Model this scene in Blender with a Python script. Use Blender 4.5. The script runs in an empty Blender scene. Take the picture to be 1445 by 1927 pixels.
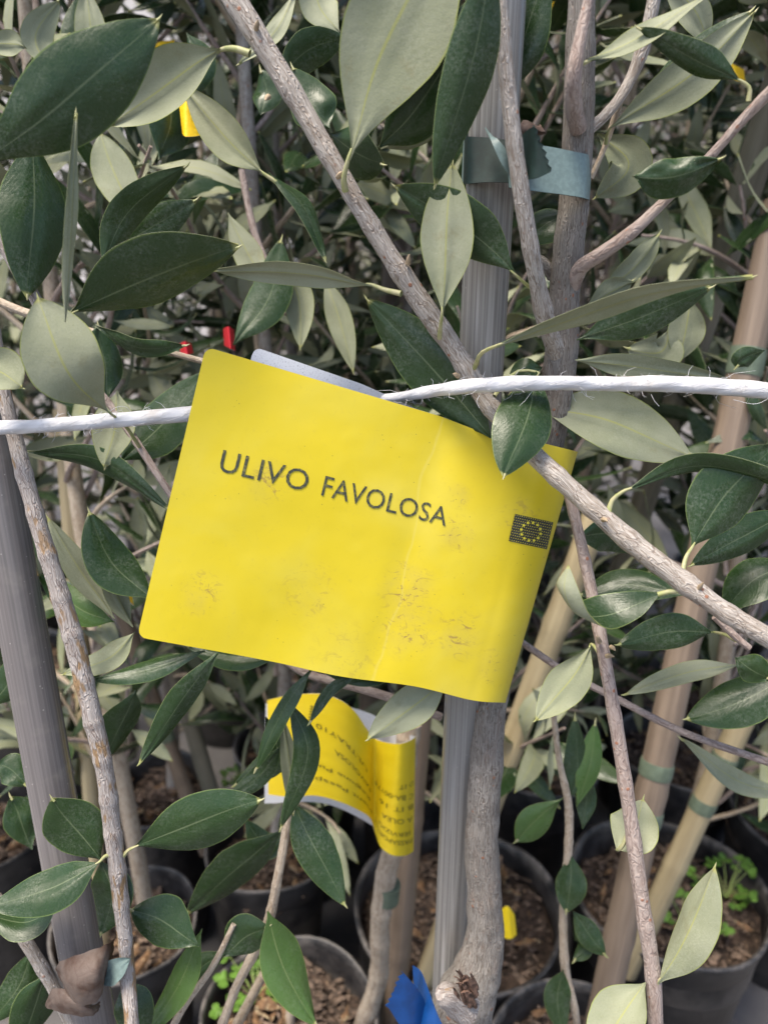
import bpy, math, random
import numpy as np
from mathutils import Vector, Matrix, noise
R = math.radians
C = bpy.context.scene.collection
scene = bpy.context.scene
rnd = random.Random(7)

# ------------------------------------------------------------------ camera, world, sun, exposure
CX, CY, F = 722.5, 963.5, 1440.0          # photograph centre and focal length in its pixels
cam_data = bpy.data.cameras.new("camera")
cam_data.sensor_fit = 'HORIZONTAL'; cam_data.sensor_width = 36.0
cam_data.lens = 36.0 * F / 1445.0
cam_data.clip_start = 0.01; cam_data.clip_end = 200
cam_data.dof.use_dof = True; cam_data.dof.focus_distance = 0.335; cam_data.dof.aperture_fstop = 11.5
cam = bpy.data.objects.new("camera", cam_data); C.objects.link(cam)
CAM = Vector((0, 0, 0.85))
ROT = Matrix.Rotation(R(70), 4, 'X') @ Matrix.Rotation(R(1.9), 4, 'Z')
cam.matrix_world = Matrix.Translation(CAM) @ ROT
scene.camera = cam
RM = ROT.to_3x3()

world = bpy.data.worlds.new("World"); scene.world = world
world.use_nodes = True
wn = world.node_tree.nodes; wl = world.node_tree.links
sky = wn.new('ShaderNodeTexSky'); sky.sky_type = 'NISHITA'; sky.sun_disc = False
SUN_EL, SUN_AZ = 68.0, 236.0               # azimuth measured from +Y towards +X
sky.sun_elevation = R(SUN_EL); sky.sun_rotation = R(SUN_AZ)
sky.air_density = 1.0; sky.dust_density = 3.0; sky.ozone_density = 0.6
bg = wn['Background']; bg.inputs['Strength'].default_value = 0.15
wl.new(sky.outputs[0], bg.inputs['Color'])
sd = bpy.data.lights.new("sun", 'SUN'); sd.energy = 3.1; sd.angle = R(24); sd.color = (1.0, 0.91, 0.77)
sun = bpy.data.objects.new("sun", sd); C.objects.link(sun)
az, el = R(SUN_AZ), R(SUN_EL)
sdir = Vector((math.sin(az) * math.cos(el), math.cos(az) * math.cos(el), math.sin(el)))
sun.rotation_euler = sdir.to_track_quat('Z', 'Y').to_euler()
scene.view_settings.view_transform = 'Standard'; scene.view_settings.look = 'None'
scene.view_settings.exposure = 0.95; scene.view_settings.gamma = 1.0
scene.cycles.max_bounces = 7; scene.cycles.use_denoising = True

# ------------------------------------------------------------------ points from the photograph's rays
def ray(px, py): return RM @ Vector(((px - CX) / F, -(py - CY) / F, -1.0))
def P(px, py, d): return CAM + ray(px, py) * d
def dV(px, py, D): return D / ray(px, py).y           # depth where the ray meets the upright plane y = D
def G(px, py, z):                                      # where the ray meets the level z
    r = ray(px, py); return CAM + r * ((z - CAM.z) / r.z)

# ------------------------------------------------------------------ materials
def mat(name): 
    m = bpy.data.materials.new(name); m.use_nodes = True
    nt = m.node_tree; b = nt.nodes['Principled BSDF']
    return m, nt, b
class N:
    def __init__(s, nt): s.nt = nt
    def node(s, t, **k):
        n = s.nt.nodes.new(t)
        for a, v in k.items(): setattr(n, a, v)
        return n
    def set(s, sock, v):
        if isinstance(v, bpy.types.NodeSocket): s.nt.links.new(v, sock)
        elif isinstance(v, (tuple, list)) and len(v) == 3 and sock.type == 'RGBA': sock.default_value = (*v, 1)
        else: sock.default_value = v
    def math(s, op, a, b=0.0, c=None, clamp=False):
        n = s.node('ShaderNodeMath', operation=op, use_clamp=clamp)
        s.set(n.inputs[0], a); s.set(n.inputs[1], b)
        if c is not None: s.set(n.inputs[2], c)
        return n.outputs[0]
    def mix(s, f, a, b, mode='MIX'):
        n = s.node('ShaderNodeMix', data_type='RGBA', blend_type=mode)
        s.set(n.inputs[0], f); s.set(n.inputs[6], a); s.set(n.inputs[7], b)
        return n.outputs[2]
    def ramp(s, f, lo, hi, a=0.0, b=1.0, smooth=True):
        n = s.node('ShaderNodeMapRange', clamp=True); n.interpolation_type = 'SMOOTHSTEP' if smooth else 'LINEAR'
        s.set(n.inputs[0], f); n.inputs[1].default_value = lo; n.inputs[2].default_value = hi
        n.inputs[3].default_value = a; n.inputs[4].default_value = b
        return n.outputs[0]
    def noise(s, vec, scale, detail=3, rough=0.55, dist=0.0, out=0):
        n = s.node('ShaderNodeTexNoise'); s.set(n.inputs['Vector'], vec)
        n.inputs['Scale'].default_value = scale; n.inputs['Detail'].default_value = detail
        n.inputs['Roughness'].default_value = rough; n.inputs['Distortion'].default_value = dist
        return n.outputs[out]
    def vor(s, vec, scale, feature='F1', out=0):
        n = s.node('ShaderNodeTexVoronoi', feature=feature); s.set(n.inputs['Vector'], vec)
        n.inputs['Scale'].default_value = scale
        return n.outputs[out]
    def mapping(s, vec, scale):
        n = s.node('ShaderNodeMapping'); s.set(n.inputs[0], vec); n.inputs[3].default_value = scale
        return n.outputs[0]
    def uv(s): return s.node('ShaderNodeTexCoord').outputs['UV']
    def obj(s): return s.node('ShaderNodeTexCoord').outputs['Object']
    def sep(s, v):
        n = s.node('ShaderNodeSeparateXYZ'); s.set(n.inputs[0], v); return n.outputs
    def bump(s, h, strength=0.3, dist=0.001):
        n = s.node('ShaderNodeBump'); s.set(n.inputs['Height'], h)
        n.inputs['Strength'].default_value = strength; n.inputs['Distance'].default_value = dist
        return n.outputs[0]
    def island(s): return s.node('ShaderNodeNewGeometry').outputs['Random Per Island']

def leaf_mat(name, colA, colB, rib, edge, rough, dusty, dustcol, under=False, trans=0.20):
    m, nt, b = mat(name); n = N(nt)
    u, v, _ = n.sep(n.uv()); ob = n.obj(); isl = n.island()
    w = n.math('ABSOLUTE', n.math('SUBTRACT', v, 0.5))
    col = n.mix(isl, colA, colB)
    blot = n.ramp(n.noise(ob, 55, 2), 0.35, 0.7)
    col = n.mix(n.math('MULTIPLY', blot, 0.45), col, tuple(c * (1.5 if not under else 0.86) for c in colA))
    # lateral veins
    ang = n.math('SUBTRACT', n.math('MULTIPLY', u, 17.0), n.math('MULTIPLY', w, 14.0))
    wob = n.math('MULTIPLY', n.noise(ob, 160, 2), 2.2)
    vein = n.math('POWER', n.math('ABSOLUTE', n.math('SINE', n.math('MULTIPLY', n.math('ADD', ang, wob), 3.1416))), 5.0)
    col = n.mix(n.math('MULTIPLY', n.math('MULTIPLY', vein, n.ramp(n.noise(ob, 130, 2), .4, .7)), 0.08 if not under else 0.07), col, rib)
    fine = n.noise(ob, 1400, 3, 0.7)
    col = n.mix(n.ramp(fine, 0.35, 0.75, 0.0, 0.18 if under else 0.10), col, dustcol)
    if under:
        col = n.mix(n.ramp(n.noise(ob, 26, 3, .6), .4, .7, 0, .45), col, (0.36, 0.37, 0.27))
        col = n.mix(n.ramp(n.noise(ob, 75, 4, .7), .58, .72, 0, .4), col, (0.22, 0.20, 0.10))
        sp = n.ramp(n.noise(ob, 900, 2, 0.6), 0.66, 0.74)
        col = n.mix(n.math('MULTIPLY', sp, 0.3), col, (0.11, 0.12, 0.05))
    dust = n.math('MULTIPLY', n.ramp(n.noise(ob, 42, 4, 0.65), 0.42, 0.66), n.ramp(n.noise(ob, 700, 3, 0.7), 0.38, 0.72))
    col = n.mix(n.math('MULTIPLY', dust, dusty), col, dustcol)
    spk = n.ramp(n.vor(ob, 420), 0.05, 0.09, 1.0, 0.0)
    col = n.mix(n.math('MULTIPLY', n.math('MULTIPLY', spk, n.ramp(n.noise(ob, 90, 1), 0.47, 0.57)), 0.6), col, dustcol)
    midr = n.ramp(w, 0.006, 0.024 if under else 0.019, 1.0, 0.0)
    col = n.mix(n.math('MULTIPLY', midr, n.ramp(u, 0, 1, 0.85, 0.35 if not under else .6)), col, rib)
    col = n.mix(n.ramp(u, 0.955, 0.985, 0, .8), col, (0.36, 0.36, 0.12))
    marg = n.ramp(w, 0.478, 0.492)
    col = n.mix(n.math('MULTIPLY', marg, 0.75), col, edge)
    n.set(b.inputs['Base Color'], col)
    n.set(b.inputs['Roughness'], n.ramp(n.noise(ob, 120, 3), 0.3, 0.7, rough - 0.07, rough + 0.12))
    b.inputs['Specular IOR Level'].default_value = 0.42 if not under else 0.25
    h = n.math('ADD', n.math('MULTIPLY', vein, -0.08 if not under else 0.05), n.math('MULTIPLY', fine, 0.5))
    h = n.math('ADD', h, n.math('MULTIPLY', n.noise(ob, 260, 2), 1.1))
    n.set(b.inputs['Normal'], n.bump(h, 0.5, 0.00035))
    tr = n.node('ShaderNodeBsdfTranslucent'); n.set(tr.inputs[0], n.mix(0.55, col, (0.30, 0.36, 0.06)))
    mx = n.node('ShaderNodeMixShader'); mx.inputs[0].default_value = trans
    nt.links.new(b.outputs[0], mx.inputs[1]); nt.links.new(tr.outputs[0], mx.inputs[2])
    nt.links.new(mx.outputs[0], nt.nodes['Material Output'].inputs['Surface'])
    return m
M = {}
M['top'] = leaf_mat('leaf_upper', (0.011, 0.030, 0.008), (0.026, 0.060, 0.013), (0.15, 0.19, 0.10), (0.14, 0.20, 0.05), 0.28, 0.38, (0.19, 0.22, 0.17))
M['under'] = leaf_mat('leaf_under', (0.215, 0.24, 0.145), (0.32, 0.335, 0.225), (0.34, 0.35, 0.11), (0.26, 0.30, 0.07), 0.62, 0.25, (0.40, 0.41, 0.32), under=True)
M['top_fresh'] = leaf_mat('leaf_upper_fresh', (0.05, 0.11, 0.022), (0.09, 0.16, 0.035), (0.25, 0.3, 0.12), (0.2, 0.25, 0.06), 0.3, 0.25, (0.2, 0.25, 0.16))
def petiole_mat():
    m, nt, b = mat('petiole'); n = N(nt)
    n.set(b.inputs['Base Color'], n.mix(n.ramp(n.noise(n.obj(), 300), .35, .65), (0.27, 0.29, 0.11), (0.36, 0.34, 0.19)))
    b.inputs['Roughness'].default_value = 0.55
    return m
M['pet'] = petiole_mat()

def bark_mat(name, pale, mid, dark, rust, along=26.0, around=300.0, patch=0.3, bumps=0.6, lent=True, fiss=0.42):
    m, nt, b = mat(name); n = N(nt)
    uvn = n.uv(); ob = n.obj()
    wob = n.node('ShaderNodeVectorMath', operation='ADD')
    n.set(wob.inputs[0], n.mapping(uvn, (around, along, 1)))
    sc = n.node('ShaderNodeVectorMath', operation='SCALE'); n.set(sc.inputs[0], n.noise(ob, 110, 2, out=1)); sc.inputs['Scale'].default_value = 0.9
    n.set(wob.inputs[1], sc.outputs[0])
    st = n.noise(wob.outputs[0], 4.0, 5, 0.65)
    ed = n.vor(wob.outputs[0], 2.7, 'DISTANCE_TO_EDGE')
    groove = n.ramp(ed, 0.02, 0.07, 1.0, 0.0)
    crack = n.math('MULTIPLY', n.ramp(ed, 0.05, 0.10), n.ramp(ed, 0.13, 0.24, 1.0, 0.0))
    col = n.mix(n.ramp(st, 0.36, 0.6), mid, pale)
    col = n.mix(n.math('MULTIPLY', n.ramp(st, .5, .3), .55), col, dark)
    col = n.mix(n.math('MULTIPLY', crack, n.ramp(n.noise(ob, 120, 2), .35, .6, .15 * fiss, 1.25 * fiss)), col, tuple(min(.8, x * 1.45) for x in pale))
    col = n.mix(n.math('MULTIPLY', groove, n.ramp(n.noise(ob, 140, 2), .35, .6, .25 * fiss, 1.3 * fiss), clamp=True), col, dark)
    blotch = n.ramp(n.noise(n.mapping(uvn, (60, 22, 1)), 2.2, 3, 0.6), 0.55, 0.62)
    col = n.mix(n.math('MULTIPLY', blotch, patch), col, rust)
    grime = n.ramp(n.noise(ob, 30, 3), 0.4, 0.75)
    col = n.mix(n.math('MULTIPLY', grime, 0.35), col, mid)
    if lent:
        d = n.vor(n.mapping(uvn, (1, 1, 1)), 170)
        lm = n.math('MULTIPLY', n.ramp(d, 0.10, 0.19, 1.0, 0.0), n.ramp(n.noise(ob, 70, 1), 0.52, 0.6))
        col = n.mix(n.math('MULTIPLY', lm, 0.85), col, (0.30, 0.12, 0.06))
    n.set(b.inputs['Base Color'], col)
    b.inputs['Roughness'].default_value = 0.78; b.inputs['Specular IOR Level'].default_value = 0.25
    h = n.math('SUBTRACT', n.math('ADD', n.math('MULTIPLY', st, 0.8), n.math('MULTIPLY', crack, 0.5)), n.math('MULTIPLY', groove, 0.6))
    h = n.math('SUBTRACT', h, n.math('MULTIPLY', blotch, 0.7 * patch))
    if lent: h = n.math('ADD', h, n.math('MULTIPLY', lm, 0.8))
    n.set(b.inputs['Normal'], n.bump(h, bumps, 0.0006))
    return m
M['bark'] = bark_mat('bark_silver', (0.42, 0.385, 0.35), (0.27, 0.225, 0.19), (0.13, 0.095, 0.07), (0.17, 0.115, 0.065))
M['bark_trunk'] = bark_mat('bark_trunk', (0.27, 0.25, 0.228), (0.165, 0.14, 0.118), (0.07, 0.054, 0.043), (0.24, 0.16, 0.12), along=40, around=330, patch=0.2, bumps=0.65)
M['bark_old'] = bark_mat('bark_peeling', (0.36, 0.33, 0.31), (0.25, 0.21, 0.19), (0.12, 0.085, 0.07), (0.24, 0.145, 0.06), along=28, around=300, patch=0.85, lent=False)
M['twig'] = bark_mat('twig_bark', (0.34, 0.28, 0.25), (0.25, 0.19, 0.165), (0.14, 0.10, 0.085), (0.2, 0.12, 0.08), along=10, around=120, patch=0.15, bumps=0.4, fiss=0.25)
M['twig_light'] = bark_mat('twig_pale', (0.44, 0.37, 0.29), (0.33, 0.26, 0.195), (0.18, 0.13, 0.09), (0.28, 0.2, 0.12), along=10, around=100, patch=0.2, bumps=0.3, lent=False, fiss=0.2)

def stake_mat(name, a, bcol, c, scale=900):
    m, nt, b = mat(name); n = N(nt)
    uvn = n.uv()
    st = n.noise(n.mapping(uvn, (scale, 3.0, 1)), 1.0, 4, 0.6)
    col = n.mix(n.ramp(st, 0.35, 0.65), a, bcol)
    st2 = n.noise(n.mapping(uvn, (scale * 0.28, 6.0, 1)), 1.0, 2, 0.5)
    col = n.mix(n.ramp(st2, 0.55, 0.68, 0, 0.6), col, c)
    col = n.mix(n.ramp(n.noise(n.obj(), 60, 4), .5, .8, 0, .35), col, (0.30, 0.27, 0.24))
    spk = n.ramp(n.vor(n.obj(), 210), 0.05, 0.08, 0.5, 0.0)
    col = n.mix(spk, col, (0.45, 0.43, 0.4))
    n.set(b.inputs['Base Color'], col); b.inputs['Roughness'].default_value = 0.27
    n.set(b.inputs['Normal'], n.bump(st, 0.22, 0.0005))
    return m
M['stake'] = stake_mat('stake_grey_plastic', (0.165, 0.158, 0.148), (0.29, 0.28, 0.265), (0.47, 0.46, 0.45))
M['stake_dull'] = stake_mat('stake_dull_plastic', (0.125, 0.115, 0.115), (0.17, 0.155, 0.155), (0.22, 0.205, 0.2))
def cane_mat(name, a, bcol):
    m, nt, b = mat(name); n = N(nt)
    col = n.mix(n.ramp(n.noise(n.mapping(n.uv(), (160, 8, 1)), 1.0, 4), .3, .7), a, bcol)
    col = n.mix(n.ramp(n.noise(n.obj(), 24, 3), .5, .8, 0, .5), col, tuple(x * .6 for x in a))
    n.set(b.inputs['Base Color'], col); b.inputs['Roughness'].default_value = 0.5
    return m
M['cane'] = cane_mat('cane_tan', (0.155, 0.115, 0.085), (0.23, 0.175, 0.13))
M['cane_pale'] = cane_mat('cane_straw', (0.30, 0.24, 0.14), (0.40, 0.33, 0.20))
M['cane_grey'] = cane_mat('cane_weathered', (0.15, 0.14, 0.10), (0.22, 0.20, 0.155))

def plain(name, col, rough=0.5, scale=60, amt=0.25, bump=0.0, spec=0.4):
    m, nt, b = mat(name); n = N(nt)
    nz = n.noise(n.obj(), scale, 5, 0.6)
    n.set(b.inputs['Base Color'], n.mix(n.ramp(nz, .35, .7, 0, 1), tuple(x * (1 - amt) for x in col), tuple(min(1, x * (1 + amt)) for x in col)))
    b.inputs['Roughness'].default_value = rough; b.inputs['Specular IOR Level'].default_value = spec
    if bump: n.set(b.inputs['Normal'], n.bump(nz, bump, 0.001))
    return m
M['tie'] = plain('tie_green_vinyl', (0.135, 0.19, 0.185), 0.45, 500, 0.12, 0.15)
M['tie_back_shaded'] = plain('tie_dark_face_shaded', (0.010, 0.026, 0.022), 0.6, 300, 0.2, 0.1)  # dark inner face, with the wrapped end's shade put into the colour
M['blue'] = plain('ribbon_blue', (0.004, 0.045, 0.18), 0.38, 120, 0.15, 0.1)
M['tape'] = plain('tape_green_faded', (0.12, 0.155, 0.11), 0.5, 120, 0.15)
M['soil_bit'] = plain('bark_chip', (0.14, 0.10, 0.075), 0.9, 160, 0.75)
M['litter'] = plain('litter_brown', (0.16, 0.09, 0.045), .8, 200, .4)
M['litter_pale'] = plain('litter_straw', (0.32, 0.25, 0.15), .8, 200, .3)
M['red'] = plain('red_plastic', (0.55, 0.02, 0.03), 0.4, 30, 0.15)
M['wall'] = plain('backdrop_pale', (0.62, 0.58, 0.55), 0.9, 3, 0.08)
M['fence'] = plain('backdrop_boards', (0.42, 0.37, 0.33), 0.9, 5, 0.3)  # lightened to put brightness into the gaps at the right
M['metal'] = plain('frame_steel', (0.45, 0.45, 0.45), 0.5, 10, 0.1)
M['bud'] = plain('bud_scale', (0.34, 0.26, 0.17), 0.7, 300, 0.3)
M['wound'] = plain('torn_wood', (0.12, 0.07, 0.05), 0.85, 260, 0.75, 0.5)

def yellow_mat(name, dirty=1.0, base=(0.63, 0.495, 0.018), pale=(0.62, 0.535, 0.075)):
    m, nt, b = mat(name); n = N(nt)
    uvn = n.uv(); 
    cloud = n.ramp(n.noise(uvn, 3.2, 4, 0.6, 0.6), 0.38, 0.72)
    col = n.mix(n.math('MULTIPLY', cloud, 0.45), base, pale)
    # brown scuffs, gathered in a few places
    zone = None
    for (zu, zv, zr, zs) in ((.245, .43, .055, .75), (.735, .52, .035, .9), (.755, .42, .05, 1.0), (.66, .25, .075, .95), (.70, .16, .09, .9), (.83, .16, .07, .8), (.93, .10, .05, .6), (.14, .13, .06, .7), (.42, .19, .09, .35), (.90, .50, .06, .4), (.55, .05, .1, .3)):
        dn = n.node('ShaderNodeVectorMath', operation='DISTANCE'); n.set(dn.inputs[0], uvn); dn.inputs[1].default_value = (zu, zv, 0)
        z_ = n.math('MULTIPLY', n.ramp(dn.outputs['Value'], zr * .25, zr * 1.25, 1.0, 0.0), zs * dirty)
        zone = z_ if zone is None else n.math('MAXIMUM', zone, z_)
    col = n.mix(n.math('MULTIPLY', n.math('MULTIPLY', zone, n.ramp(n.noise(uvn, 8, 5, .7), .35, .65)), 0.38), col, (0.42, 0.33, 0.10))
    crs = n.ramp(n.math('ABSOLUTE', n.math('SUBTRACT', n.math('ADD', n.sep(uvn)[0], n.math('MULTIPLY', n.noise(uvn, 3, 3), .12)), 0.70)), 0.0, 0.006, 1.0, 0.0)
    col = n.mix(n.math('MULTIPLY', crs, .16 * dirty), col, (0.72, 0.66, 0.25))
    scr = n.ramp(n.noise(n.mapping(uvn, (1.0, 1.6, 1)), 21, 6, 0.74, 1.4), 0.545, 0.63)
    col = n.mix(n.math('MULTIPLY', n.math('MULTIPLY', zone, scr), 0.95), col, (0.27, 0.16, 0.06))
    scr2 = n.ramp(n.noise(uvn, 75, 4, 0.75, 0.8), 0.58, 0.66)
    z2 = n.math('ADD', n.math('MULTIPLY', zone, .7), .12)
    col = n.mix(n.math('MULTIPLY', n.math('MULTIPLY', z2, scr2), 0.85 * dirty), col, (0.34, 0.25, 0.07))
    dots = n.ramp(n.vor(uvn, 46), 0.05, 0.085, 1.0, 0.0)
    col = n.mix(n.math('MULTIPLY', dots, n.ramp(n.noise(uvn, 9, 1), .52, .56, 0, 0.7 * dirty)), col, (0.22, 0.17, 0.03))
    film = n.ramp(n.noise(uvn, 1.7, 3, 0.6), 0.5, 0.75)
    col = n.mix(n.math('MULTIPLY', film, 0.30 * dirty), col, (0.62, 0.55, 0.16))
    n.set(b.inputs['Base Color'], col)
    n.set(b.inputs['Roughness'], n.ramp(n.noise(uvn, 6, 3), .3, .7, .34, .55))
    b.inputs['Specular IOR Level'].default_value = 0.35
    n.set(b.inputs['Normal'], n.bump(n.noise(uvn, 7, 2), 0.25, 0.002))
    return m
M['yellow'] = yellow_mat('tag_yellow')
M['yellow2'] = yellow_mat('tag_yellow_deep', 0.35, (0.72, 0.53, 0.010), (0.74, 0.58, 0.022))
M['orange'] = yellow_mat('tag_yellow_orange', 0.2, (0.82, 0.50, 0.01), (0.84, 0.60, 0.02))
def white_mat():
    m, nt, b = mat('tag_white_back'); n = N(nt); ob = n.obj()
    col = n.mix(n.ramp(n.noise(ob, 1500, 3, .7), .55, .68, 0, .75), (0.56, 0.57, 0.60), (0.2, 0.2, 0.22))
    n.set(b.inputs['Base Color'], col); b.inputs['Roughness'].default_value = 0.6
    return m
M['white'] = white_mat()
def ink_mat(name, dark, pale, amount):
    m, nt, b = mat(name); n = N(nt); ob = n.obj()
    f = n.ramp(n.noise(ob, 620, 4, .75), .5 - amount * .1, .74 - amount * .1)
    n.set(b.inputs['Base Color'], n.mix(n.math('MULTIPLY', f, amount), dark, pale)); b.inputs['Roughness'].default_value = 0.5
    return m
M['ink'] = ink_mat('printed_ink', (0.035, 0.04, 0.03), (0.36, 0.32, 0.06), 0.5)
M['ink2'] = ink_mat('printed_ink_faded', (0.14, 0.11, 0.01), (0.3, 0.24, 0.02), 0.6)
M['ink_black'] = ink_mat('printed_flag', (0.018, 0.02, 0.018), (0.10, 0.10, 0.09), 0.5)
M['dot'] = plain('flag_yellow', (0.76, 0.66, 0.05), 0.5, 60, 0.05)
def twine_mat():
    m, nt, b = mat('twine_white'); n = N(nt)
    u, v, _ = n.sep(n.uv())
    cb_ = n.node('ShaderNodeCombineXYZ'); n.set(cb_.inputs[0], n.math('ADD', u, n.math('MULTIPLY', v, .35))); n.set(cb_.inputs[1], v); twv = cb_.outputs[0]
    ph = n.math('ADD', n.math('MULTIPLY', u, 700.0), n.math('MULTIPLY', v, 330.0))
    fib = n.noise(n.mapping(twv, (2600, 60, 1)), 1.0, 4, .7)
    s = n.math('SINE', n.math('ADD', ph, n.math('MULTIPLY', fib, 3.0)))
    col = n.mix(n.ramp(s, -1, 1, 0, .45), (0.66, 0.66, 0.68), (0.42, 0.42, 0.44))
    col = n.mix(n.ramp(n.noise(n.obj(), 45, 5, .7), .5, .72, 0, .5), col, (0.40, 0.34, 0.27))
    n.set(b.inputs['Base Color'], col); b.inputs['Roughness'].default_value = 0.38
    n.set(b.inputs['Normal'], n.bump(n.math('ADD', s, n.math('MULTIPLY', fib, .8)), 0.6, 0.0005))
    return m
M['twine'] = twine_mat()
def dry_mat():
    m, nt, b = mat('dry_leaf'); n = N(nt); ob = n.obj()
    c = n.mix(n.ramp(n.noise(ob, 70, 4, .6), .38, .62), (0.06, 0.03, 0.018), (0.12, 0.088, 0.072))
    c = n.mix(n.ramp(n.vor(ob, 90, 'DISTANCE_TO_EDGE'), 0.005, 0.03, .35, 0), c, (0.09, 0.055, 0.045))
    n.set(b.inputs['Base Color'], c); b.inputs['Roughness'].default_value = .7
    n.set(b.inputs['Normal'], n.bump(n.noise(ob, 200, 3), .7, .001))
    return m
M['dry'] = dry_mat()
def pot_mat():
    m, nt, b = mat('pot_black_plastic'); n = N(nt); ob = n.obj()
    d = n.ramp(n.noise(ob, 26, 6, .7), .38, .68)
    geo = n.node('ShaderNodeNewGeometry'); nz = n.sep(geo.outputs['Normal'])[2]
    d = n.math('MULTIPLY', d, n.ramp(nz, -0.2, 0.8, 0.25, 1.0))
    n.set(b.inputs['Base Color'], n.mix(d, (0.018, 0.018, 0.020), (0.20, 0.18, 0.165))); 
    n.set(b.inputs['Roughness'], n.ramp(d, 0, 1, .38, .85))
    return m
M['pot'] = pot_mat()
def soil_mat():
    m, nt, b = mat('potting_soil'); n = N(nt); ob = n.obj()
    a = n.noise(ob, 55, 8, .75); c = n.vor(ob, 130)
    col = n.mix(n.ramp(a, .38, .66), (0.035, 0.023, 0.017), (0.13, 0.085, 0.06))
    col = n.mix(n.ramp(n.noise(ob, 150, 3), .62, .7, 0, .8), col, (0.42, 0.29, 0.19))
    n.set(b.inputs['Base Color'], col); b.inputs['Roughness'].default_value = .95
    n.set(b.inputs['Normal'], n.bump(n.math('ADD', a, c), 1.0, .008))
    return m
M['soil'] = soil_mat()
def ground_mat():
    m, nt, b = mat('grey_ground_fabric'); n = N(nt); ob = n.obj()
    a = n.noise(ob, 3, 6, .65)
    w1 = n.math('SINE', n.math('MULTIPLY', n.sep(ob)[0], 1500.0))
    col = n.mix(n.ramp(a, .35, .7), (0.11, 0.105, 0.105), (0.19, 0.18, 0.18))
    col = n.mix(n.ramp(n.noise(ob, 30, 6, .7), .55, .75, 0, .6), col, (0.26, 0.2, 0.15))
    n.set(b.inputs['Base Color'], col); b.inputs['Roughness'].default_value = .9
    n.set(b.inputs['Normal'], n.bump(w1, .2, .0005))
    return m
M['ground'] = ground_mat()

# ------------------------------------------------------------------ mesh helpers
class MB:
    def __init__(s): s.v = []; s.f = []; s.uv = []; s.mi = []
    def add(s, verts, faces, uvs, mi=0):
        o = len(s.v); s.v += [tuple(x) for x in verts]
        for f in faces:
            s.f.append(tuple(o + i for i in f)); s.uv.append([uvs[i] for i in f]); s.mi.append(mi)
    def grid(s, rows, uvs, mi=0, flip=False, closed=False):
        nr, nc = len(rows), len(rows[0])
        verts = [p for r in rows for p in r]; u = [p for r in uvs for p in r]
        faces = []
        for i in range(nr - 1):
            for j in range(nc - 1):
                q = (i * nc + j, i * nc + j + 1, (i + 1) * nc + j + 1, (i + 1) * nc + j)
                faces.append(q[::-1] if flip else q)
        s.add(verts, faces, u, mi)
    def build(s, name, mats, parent=None, smooth=True):
        off = Vector(parent.get('_o', (0, 0, 0))) if parent is not None else Vector((0, 0, 0))
        return mesh_obj(name, s, mats, parent, off, smooth)
ROOTS = {}
def root_of(o):
    while o.parent is not None: o = o.parent
    return o
def make_mesh(name, mb, mats, off, smooth=True):
    me = bpy.data.meshes.new(name)
    v = np.array([tuple(p) for p in mb.v], dtype=float) - np.array(off)
    me.from_pydata(v.tolist(), [], mb.f)
    for m in (mats if isinstance(mats, (list, tuple)) else [mats]): me.materials.append(m)
    me.polygons.foreach_set('material_index', mb.mi)
    if smooth: me.polygons.foreach_set('use_smooth', [True] * len(mb.f))
    l = me.uv_layers.new(name='UVMap')
    l.data.foreach_set('uv', [c for f in mb.uv for p in f for c in p[:2]])
    me.update()
    return me
def mesh_obj(name, mb, mats, parent=None, off=Vector((0, 0, 0)), smooth=True):
    if parent is not None: off = root_of(parent).location.copy()
    o = bpy.data.objects.new(name, make_mesh(name, mb, mats, off, smooth))
    C.objects.link(o)
    if parent is not None: o.parent = parent
    else: o.location = off
    return o
def tag(o, label=None, cat=None, group=None, kind=None):
    if label: o['label'] = label
    if cat: o['category'] = cat
    if group: o['group'] = group
    if kind: o['kind'] = kind
    return o
def thing(name, loc, label, cat, group=None):
    e = bpy.data.objects.new(name, None); C.objects.link(e); e.location = loc; e.empty_display_size = 0.05
    return tag(e, label, cat, group)

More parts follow.
